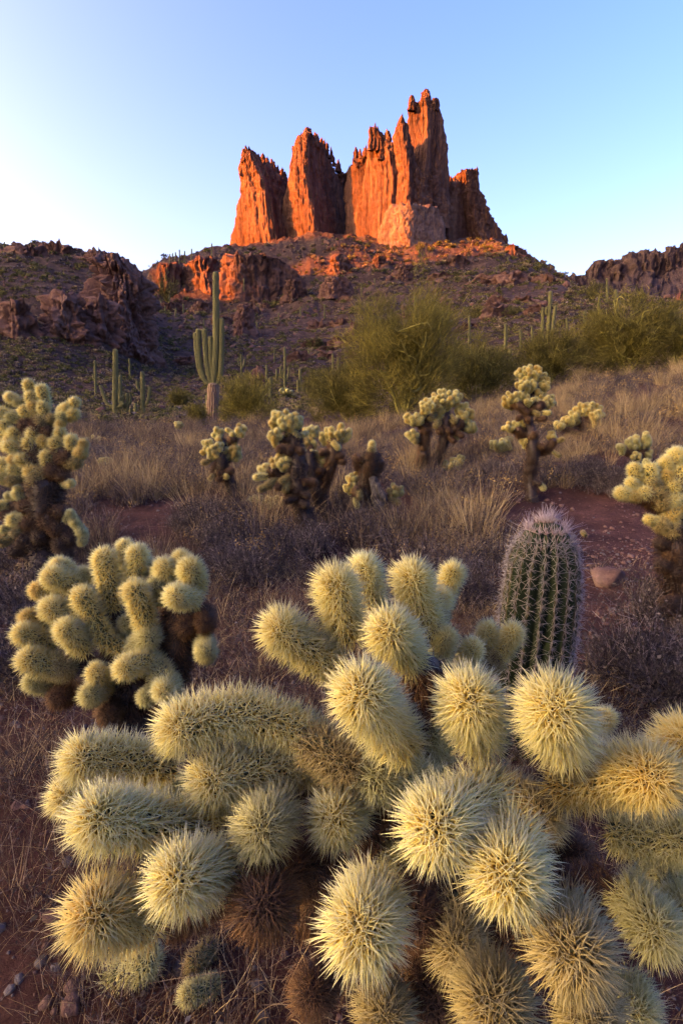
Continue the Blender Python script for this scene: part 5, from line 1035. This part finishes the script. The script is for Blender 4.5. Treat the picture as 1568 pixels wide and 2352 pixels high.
# ------------------------------------------------------------------ stones
import bmesh
def stone_mesh(seed, sub=3, flat=0.7, rough=0.25):
    bm = bmesh.new(); bmesh.ops.create_icosphere(bm, subdivisions=sub, radius=1.0)
    V = np.array([v.co[:] for v in bm.verts]); Fc = np.array([[v.index for v in f.verts] for f in bm.faces]); bm.free()
    d = rough * fbm(V * 1.1 + seed * 5.1, 4, seed) + 0.10 * np.abs(vnoise(V * 2.4 + seed, seed + 1))
    V = V * (1 + d)[:, None]
    rs = np.random.default_rng(seed)
    for _ in range(9):                                        # broken faces
        nrm = unit(rs.normal(size=3)); h = rs.uniform(0.62, 0.9); e = V @ nrm - h; V = V - np.outer(np.maximum(e, 0) * 0.9, nrm)
    return V * np.array([1, 0.85, flat]), Fc
for k, (u, v, R, m, lab) in enumerate([(1388, 1338, 38, M_STONE, 'angular reddish rock right of the ribbed barrel cactus'), (1462, 1408, 26, M_STONE, 'pale pinkish stone on the soil near the right-edge cholla'), (418, 2232, 20, M_GREYSTONE, 'grey angular stone beside a fallen cholla joint'), (166, 2318, 26, M_STONE, 'flat pinkish stone at the lower left of the picture'), (168, 2276, 22, M_STONE, 'dull brown stone just above the flat pinkish one'), (590, 2276, 16, M_GREYSTONE, 'small grey stone on the dark soil below the brown joint'), (120, 2110, 24, M_STONE, 'dark brown stone left of the lowest golden joint'), (432, 966, 11, M_DARKROCK, 'dark boulder left of the big saguaro foot'), (448, 956, 10, M_DARKROCK, 'rounded boulder behind the dark one by the big saguaro'), (408, 968, 9, M_DARKROCK, 'low dark boulder nearest the valley saguaros'), (232, 948, 14, M_DARKROCK, 'dark boulder at the left foot of the valley saguaros'), (372, 940, 10, M_DARKROCK, 'dark boulder between the valley saguaros and the big one'), (1405, 1216, 6, M_STONE, 'small loose stone on the bare red soil')]):
    y = hit(u, v, 0.6); q = PY(u, v, y); zc_ = y / (CP + SP * (1176 - v) / F); r = R * zc_ / F
    V, Fc = stone_mesh(400 + k, 3, 0.75)
    ob('stone', mesh('stone', V * r, [Fc], m, False), None, (q[0], q[1], ground_z(q[0], q[1])[0] + r * 0.25), None, lab, 'rock')

# ------------------------------------------------------------------ scattered cover: grass, twigs, scrub, gravel
def gn_scatter(name, pts, rot, scl, idx, variants, label, cat):
    coll = bpy.data.collections.new(name + '_kinds')
    for k, me in enumerate(variants):
        coll.objects.link(bpy.data.objects.new('%s_kind_%02d' % (name, k), me))
    me = bpy.data.meshes.new(name); me.vertices.add(len(pts)); me.vertices.foreach_set('co', np.asarray(pts, dtype=np.float32).ravel())
    a = me.attributes.new('rot', 'FLOAT_VECTOR', 'POINT'); a.data.foreach_set('vector', np.asarray(rot, dtype=np.float32).ravel())
    a = me.attributes.new('scl', 'FLOAT', 'POINT'); a.data.foreach_set('value', np.asarray(scl, dtype=np.float32))
    a = me.attributes.new('idx', 'INT', 'POINT'); a.data.foreach_set('value', np.asarray(idx, dtype=np.int32))
    o = ob(name, me, None, kind='stuff', label=label, cat=cat)
    ng = bpy.data.node_groups.new(name, 'GeometryNodeTree')
    ng.interface.new_socket('Geometry', in_out='INPUT', socket_type='NodeSocketGeometry'); ng.interface.new_socket('Geometry', in_out='OUTPUT', socket_type='NodeSocketGeometry')
    N, Lk = ng.nodes, ng.links
    gi = N.new('NodeGroupInput'); go = N.new('NodeGroupOutput'); ip = N.new('GeometryNodeInstanceOnPoints'); ci = N.new('GeometryNodeCollectionInfo')
    ci.inputs['Collection'].default_value = coll; ci.inputs['Separate Children'].default_value = True; ci.inputs['Reset Children'].default_value = True
    def at(nm, ty):
        q = N.new('GeometryNodeInputNamedAttribute'); q.data_type = ty; q.inputs['Name'].default_value = nm; return q.outputs[0]
    Lk.new(gi.outputs[0], ip.inputs['Points']); Lk.new(ci.outputs[0], ip.inputs['Instance']); ip.inputs['Pick Instance'].default_value = True
    Lk.new(at('idx', 'INT'), ip.inputs['Instance Index'])
    e2r = N.new('FunctionNodeEulerToRotation'); Lk.new(at('rot', 'FLOAT_VECTOR'), e2r.inputs[0]); Lk.new(e2r.outputs[0], ip.inputs['Rotation'])
    Lk.new(at('scl', 'FLOAT'), ip.inputs['Scale']); Lk.new(ip.outputs[0], go.inputs[0])
    md = o.modifiers.new('scatter', 'NODES'); md.node_group = ng
    return o

def blades(n, h, spread, lean, w, droop=0.25, seg=3):
    """curved grass blades from one foot"""
    a = rng.uniform(0, 6.28, n); q = np.sqrt(rng.uniform(0, 1, n)) * spread
    P0 = np.stack([q * np.cos(a), q * np.sin(a), 0 * a], 1)
    b = a + rng.normal(size=n) * 0.9; ln = np.abs(rng.normal(size=n)) * lean + 0.05; H = h * rng.uniform(0.45, 1.1, n)
    out = np.stack([np.cos(b), np.sin(b), 0 * b], 1); side = np.stack([-np.sin(b), np.cos(b), 0 * b], 1)
    # face blades at random so that none vanishes edge-on
    tw = rng.uniform(0, 3.14, n); side = side * np.cos(tw)[:, None] + out * np.sin(tw)[:, None]
    V, Q, T = [], [], []; rows = []
    for k in range(seg + 1):
        s = k / seg
        c = P0 + out * (ln * H * (s + droop * s * s))[:, None] + np.array([0, 0, 1.0]) * (H * (s - droop * 0.5 * s * s))[:, None]
        ww = w * (1 - 0.75 * s)
        rows.append(c - side * ww / 2); rows.append(c + side * ww / 2)
    V = np.stack(rows, 1).reshape(-1, 3); m = 2 * (seg + 1); bs = (np.arange(n) * m)[:, None]
    Q = np.concatenate([bs + np.array([[2 * k, 2 * k + 1, 2 * k + 3, 2 * k + 2]]) for k in range(seg)])
    return V, Q, np.repeat(rng.uniform(0, 1, n), m)

def twig_bush(n, h, w, leaf=0, seed=0, leafsize=0.02, leafm=M_LEAFGREY):
    """dry branching sticks with a few curled leaves"""
    segs = []
    for _ in range(n):
        a = rng.uniform(0, 6.28); p = np.array([rng.normal() * .04, rng.normal() * .04, 0]) * h; d = unit(np.array([math.cos(a) * rng.uniform(.2, 1.0), math.sin(a) * rng.uniform(.2, 1.0), 0.9])); L = h * rng.uniform(.25, .45); ww = w
        st = [(p, d, L, ww, 0)]
        while st:
            p, d, L, ww, g = st.pop(); e = p + d * L; segs.append((p, e, ww))
            if g < 3:
                for _ in range(2 if g else 3):
                    st.append((e - d * L * rng.uniform(0, .4), unit(d + rng.normal(size=3) * 0.45 + np.array([0, 0, .1])), L * rng.uniform(.55, .8), ww * .68, g + 1))
    A = np.array([s[0] for s in segs]); Bp = np.array([s[1] for s in segs]); W = np.array([s[2] for s in segs])
    d = unit(Bp - A); sd = unit(np.cross(d, rng.normal(size=d.shape)))
    V = np.stack([A - sd * W[:, None] / 2, A + sd * W[:, None] / 2, Bp + sd * W[:, None] * .35, Bp - sd * W[:, None] * .35], 1).reshape(-1, 3)
    Q = np.arange(len(V)).reshape(-1, 4); rn = np.repeat(rng.uniform(0, 1, len(A)), 4); mi = np.zeros(len(Q), int)
    if leaf:
        k = rng.integers(0, len(Bp), leaf); c = Bp[k] + rng.normal(size=(leaf, 3)) * 0.02; e1 = unit(rng.normal(size=(leaf, 3))) * leafsize * rng.uniform(.5, 1.2, leaf)[:, None]; e2 = unit(np.cross(e1, rng.normal(size=(leaf, 3)))) * np.linalg.norm(e1, axis=1, keepdims=True) * .6
        Vl = np.stack([c - e1, c - e2, c + e1, c + e2], 1).reshape(-1, 3); Ql = np.arange(len(Vl)).reshape(-1, 4) + len(V)
        V = np.vstack([V, Vl]); Q = np.vstack([Q, Ql]); rn = np.concatenate([rn, np.repeat(rng.uniform(0, 1, leaf), 4)]); mi = np.concatenate([mi, np.ones(leaf, int)])
    return mesh('twigs', V, [Q], [M_TWIG, leafm], False, {'rnd': rn}, mi)

def grass_kind(n, h, spread, lean, w, m):
    V, Q, r = blades(n, h, spread, lean, w); return mesh('tuft', V, [Q], m, False, {'rnd': r})
K_GRASS = [grass_kind(80, .52, .08, .26, .0042, M_GOLDGRASS), grass_kind(70, .44, .10, .42, .004, M_GOLDGRASS), grass_kind(80, .34, .12, .5, .004, M_BROWNGRASS), grass_kind(60, .55, .08, .28, .004, M_BROWNGRASS), grass_kind(40, .28, .12, .8, .004, M_GOLDGRASS)]
K_TWIG = [twig_bush(9, .50, .006, 50, leafsize=.012), twig_bush(10, .44, .006, 70, leafsize=.012), twig_bush(5, .5, .006, 60, leafm=M_SEED, leafsize=.016), twig_bush(9, .36, .006, 60, leafsize=.012), twig_bush(6, .42, .0055, 0)]
K_DENSE = [twig_bush(20, .44, .006, 160, leafsize=.010), twig_bush(18, .40, .006, 140, leafsize=.012)]

def spots(n, y0, y1, tmax=0.78, power=1.0):
    """random ground spots, even over the area when power = 1"""
    uu = rng.uniform(0, 1, n); y = np.sqrt(y0 ** 2 + uu * (y1 ** 2 - y0 ** 2)) if power == 1 else np.exp(np.log(y0) + uu * (math.log(y1) - math.log(y0)))
    x = rng.uniform(-tmax, tmax, n) * y; return x, y
bare = [(G(1420, 1250, hit(1420, 1250)), 1.15), (G(1470, 1340, hit(1470, 1340)), 0.6), (G(1330, 1215, hit(1330, 1215)), 0.55), (G(1490, 1240, hit(1490, 1240)), 0.7), (G(330, 1195, hit(330, 1195)), 0.42), (G(430, 1165, hit(430, 1165)), 0.36), (G(240, 1200, hit(240, 1200)), 0.3), (G(1390, 1390, hit(1390, 1390)), 0.55), (G(320, 1240, hit(320, 1240)), .3)]
for o in list(bpy.data.objects):
    if o.name.startswith('cholla_cactus') and 2.5 < o.location.y < 9:
        d_ = np.array(o.location); bare.append((d_ - np.array([0.04 * d_[0], 0.22, 0]), 0.26 if d_[1] > 3.4 else 0.4))
def keep_off(x, y, soft=0.25):
    k = np.ones(len(x), bool)
    for c, r in bare:
        d = np.hypot((x - c[0]), (y - c[1]) * 0.75); k &= d > r * (1 + soft * vnoise(np.stack([x * 4, y * 4, 0 * x], 1), 66))
    return k
def lay(x, y, s0, s1, nk, sink=0.01, tilt=0.12):
    n = len(x); z = ground_z(x, y) - sink
    rot = np.stack([rng.normal(size=n) * tilt, rng.normal(size=n) * tilt, rng.uniform(0, 6.28, n)], 1)
    return np.stack([x, y, z], 1), rot, rng.uniform(s0, s1, n), rng.integers(0, nk, n)
def join(*a): return [np.concatenate([q[k] for q in a]) for k in range(4)]

def patchy(x, y, f, seed, lo): return vnoise(np.stack([x * f, y * f, 0 * x], 1), seed) > lo
sets = []
for n, y0, y1, s0, s1 in ((1300, 3.3, 8, .55, .95), (3000, 8, 16, .6, 1.05), (3600, 16, 40, .7, 1.3)):
    x, y = spots(n, y0, y1); k = keep_off(x, y) & patchy(x, y, .55, 21, -.15) & patchy(x, y, 1.7, 23, -.35); x, y = x[k], y[k]
    a = lay(x, y, s0, s1, 5)
    # more golden on the rise, browner in the hollow
    a = list(a); gold = rng.uniform(0, 1, len(x)) < 0.50 + 0.45 * np.clip((x / y + 0.1) * 1.2, -0.4, 1) + 0.2 * vnoise(np.stack([x * .5, y * .5, 0 * x], 1), 24)
    a[2] = a[2] * (0.75 + 0.5 * (vnoise(np.stack([x * .9, y * .9, 0 * x], 1), 29) > 0)); a[3] = np.where(gold, np.array([0, 1, 4])[rng.integers(0, 3, len(x))], np.array([2, 3])[rng.integers(0, 2, len(x))]); sets.append(a)
gn_scatter('dry_grass', *join(*sets), K_GRASS, 'dry golden and brown grass covering the valley floor', 'grass')
sets = []
for n, y0, y1, s0, s1 in ((1900, 3.2, 8, .45, .9), (3900, 8, 16, .6, 1.1), (3200, 16, 40, .8, 1.5)):
    x, y = spots(n, y0, y1); k = keep_off(x, y) & patchy(x, y, .6, 22, -.35); sets.append(lay(x[k], y[k], s0, s1, 5))
gn_scatter('dry_brush', *join(*sets), K_TWIG, 'grey-purple leafless brush tangled through the dry grass', 'brush')
DB = []
for u, v, w, n in ((460, 1220, 90, 26), (560, 1215, 60, 14), (520, 1265, 70, 12), (1060, 1395, 55, 10), (1040, 1340, 40, 7), (350, 1090, 60, 12), (780, 1180, 70, 12), (950, 1140, 60, 10), (1130, 1110, 60, 12), (1340, 1110, 90, 22), (1420, 1140, 60, 12), (60, 1320, 60, 9), (20, 1420, 60, 9), (1480, 1560, 70, 12), (1530, 1620, 60, 10), (1500, 1420, 60, 8), (40, 1560, 60, 8), (560, 1330, 60, 10), (700, 1275, 80, 14), (860, 1240, 80, 14), (1100, 1250, 60, 9)):
    for _ in range(n):
        uu, vv = u + rng.normal() * w * .5, v + rng.normal() * 9; yy = hit(uu, vv); q = PY(uu, vv, yy); DB.append(q[:2])
DB = np.array(DB)
gn_scatter('dark_brush', *lay(DB[:, 0], DB[:, 1], .55, 1.0, 2), K_DENSE, 'dense dark leafless shrubs standing behind the near cactuses', 'brush')

def bake_scatter(name, pts, rot, scl, idx, variants, label, cat):
    from mathutils import Euler
    VV, QQ, RN, MI, o, mats = [], [], [], [], 0, []
    src = []
    for me in variants:
        v = np.empty(len(me.vertices) * 3, np.float32); me.vertices.foreach_get('co', v); q = np.empty(len(me.loops), np.int32); me.loops.foreach_get('vertex_index', q)
        r = np.empty(len(me.vertices), np.float32); me.attributes['rnd'].data.foreach_get('value', r); mi = np.empty(len(me.polygons), np.int32); me.polygons.foreach_get('material_index', mi)
        ml = []
        for m in me.materials:
            if m not in mats: mats.append(m)
            ml.append(mats.index(m))
        src.append((v.reshape(-1, 3), q.reshape(-1, 4), r, np.array(ml)[mi]))
    for p, e, s, k in zip(pts, rot, scl, idx):
        v, q, r, mi = src[k]; R = np.array(Euler(e).to_matrix())
        VV.append((v * s) @ R.T + p); QQ.append(q + o); RN.append(np.clip(r * .7 + rng.uniform(0, .3), 0, 1)); MI.append(mi); o += len(v)
    return ob(name, mesh(name, np.vstack(VV), [np.vstack(QQ)], mats, False, {'rnd': np.concatenate(RN)}, np.concatenate(MI)), None, kind='stuff', label=label, cat=cat)

# close ground: straw, sticks and gravel
K_LITTER = [grass_kind(40, .10, .12, 1.3, .0024, M_BROWNGRASS), grass_kind(24, .12, .12, 1.1, .0022, M_GOLDGRASS), twig_bush(2, .20, .004, 8, leafsize=.008), grass_kind(40, .13, .08, .9, .0022, M_BROWNGRASS), twig_bush(3, .16, .003, 24, leafsize=.008)]
x, y = spots(3000, 0.5, 3.6, 0.85); k = keep_off(x, y, .2) | (rng.uniform(0, 1, len(x)) < .14); x, y = x[k], y[k]
bake_scatter('straw_litter', *lay(x, y, .5, 1.1, 5, 0.0, .2), K_LITTER, 'straw, sticks and dry stalks littering the near soil', 'litter')
K_PEB = []
for k in range(6):
    V, Fc = stone_mesh(500 + k, 1 if k < 4 else 2, .7); K_PEB.append(mesh('pebble', V, [Fc], M_STONE if k % 3 else M_GREYSTONE))
x, y = spots(8000, 0.45, 4.2, .9); a = list(lay(x, y, 0, 1, 6, -.001, .5)); a[2] = 0.004 + 0.017 * rng.uniform(0, 1, len(x)) ** 4
x2, y2 = spots(2600, 2.2, 6.5, .8); k = ~keep_off(x2, y2); b2 = list(lay(x2[k], y2[k], 0, 1, 6, -.001, .5)); b2[2] = 0.006 + 0.028 * rng.uniform(0, 1, k.sum()) ** 4
gn_scatter('gravel', *join(a, b2), K_PEB, 'reddish gravel strewn over the bare soil', 'gravel')

# mountain sides: scrub, dry clumps and rubble
def scrub_kind(m, n=70):
    a = rng.normal(size=(n, 3)); a[:, 2] = np.abs(a[:, 2]); c = unit(a) * rng.uniform(.35, 1, n)[:, None] * np.array([1, 1, .75]); e1 = unit(rng.normal(size=(n, 3))) * rng.uniform(.12, .3, n)[:, None]; e2 = unit(np.cross(e1, rng.normal(size=(n, 3)))) * .13
    V = np.stack([c - e1, c - e2, c + e1, c + e2], 1).reshape(-1, 3); return mesh('scrub', V, [np.arange(4 * n).reshape(-1, 4)], m, False, {'rnd': np.repeat(rng.uniform(0, 1, n), 4)})
K_SCRUB = [scrub_kind(M_SCRUB), scrub_kind(M_SCRUB, 50), scrub_kind(M_SCRUBTAN), scrub_kind(M_SCRUB, 90), scrub_kind(M_TWIG), scrub_kind(M_SCRUBTAN, 90)]
x, y = spots(34000, 26, 430, .72, 2); kk = vnoise(np.stack([x * 9 / y ** .9, np.log(y) * 6, 0 * x], 1), 45) + rng.uniform(-.6, .6, len(x)) > -.4; x, y = x[kk], y[kk]; a = list(lay(x, y, 0, 1, 6, .0, .2)); a[2] = y * (0.0022 + 0.0065 * rng.uniform(0, 1, len(x)) ** 2.5) + 0.06
xb, yb = spots(9000, 28, 130, .72, 2); b_ = list(lay(xb, yb, .22, .6, 6, .0, .2)); a = join(a, b_)
gn_scatter('desert_scrub', *a, K_SCRUB, 'low olive and tan scrub dotting the mountain slopes', 'scrub')
K_RUB = []
for k in range(5):
    V, Fc = stone_mesh(520 + k, 1, .8, .35); K_RUB.append(mesh('rubble', V, [Fc], M_CLIFF if k % 2 else M_DARKROCK))
x, y = spots(13000, 28, 440, .72, 2); a = list(lay(x, y, 0, 1, 5, .0, .5)); a[2] = y * (0.0009 + 0.0034 * rng.uniform(0, 1, len(x)) ** 4) + 0.03
xb, yb = spots(900, 150, 435, .62, 2); kk = patchy(xb, yb, .03, 44, 0.05); xb, yb = xb[kk], yb[kk]; b_ = list(lay(xb, yb, 0, 1, 5, .3, .5)); b_[2] = yb * (0.0032 + 0.0075 * rng.uniform(0, 1, len(xb)) ** 3); a = join(a, b_)
gn_scatter('rubble', *a, K_RUB, 'brown rock rubble lying on the mountain slopes', 'rubble')
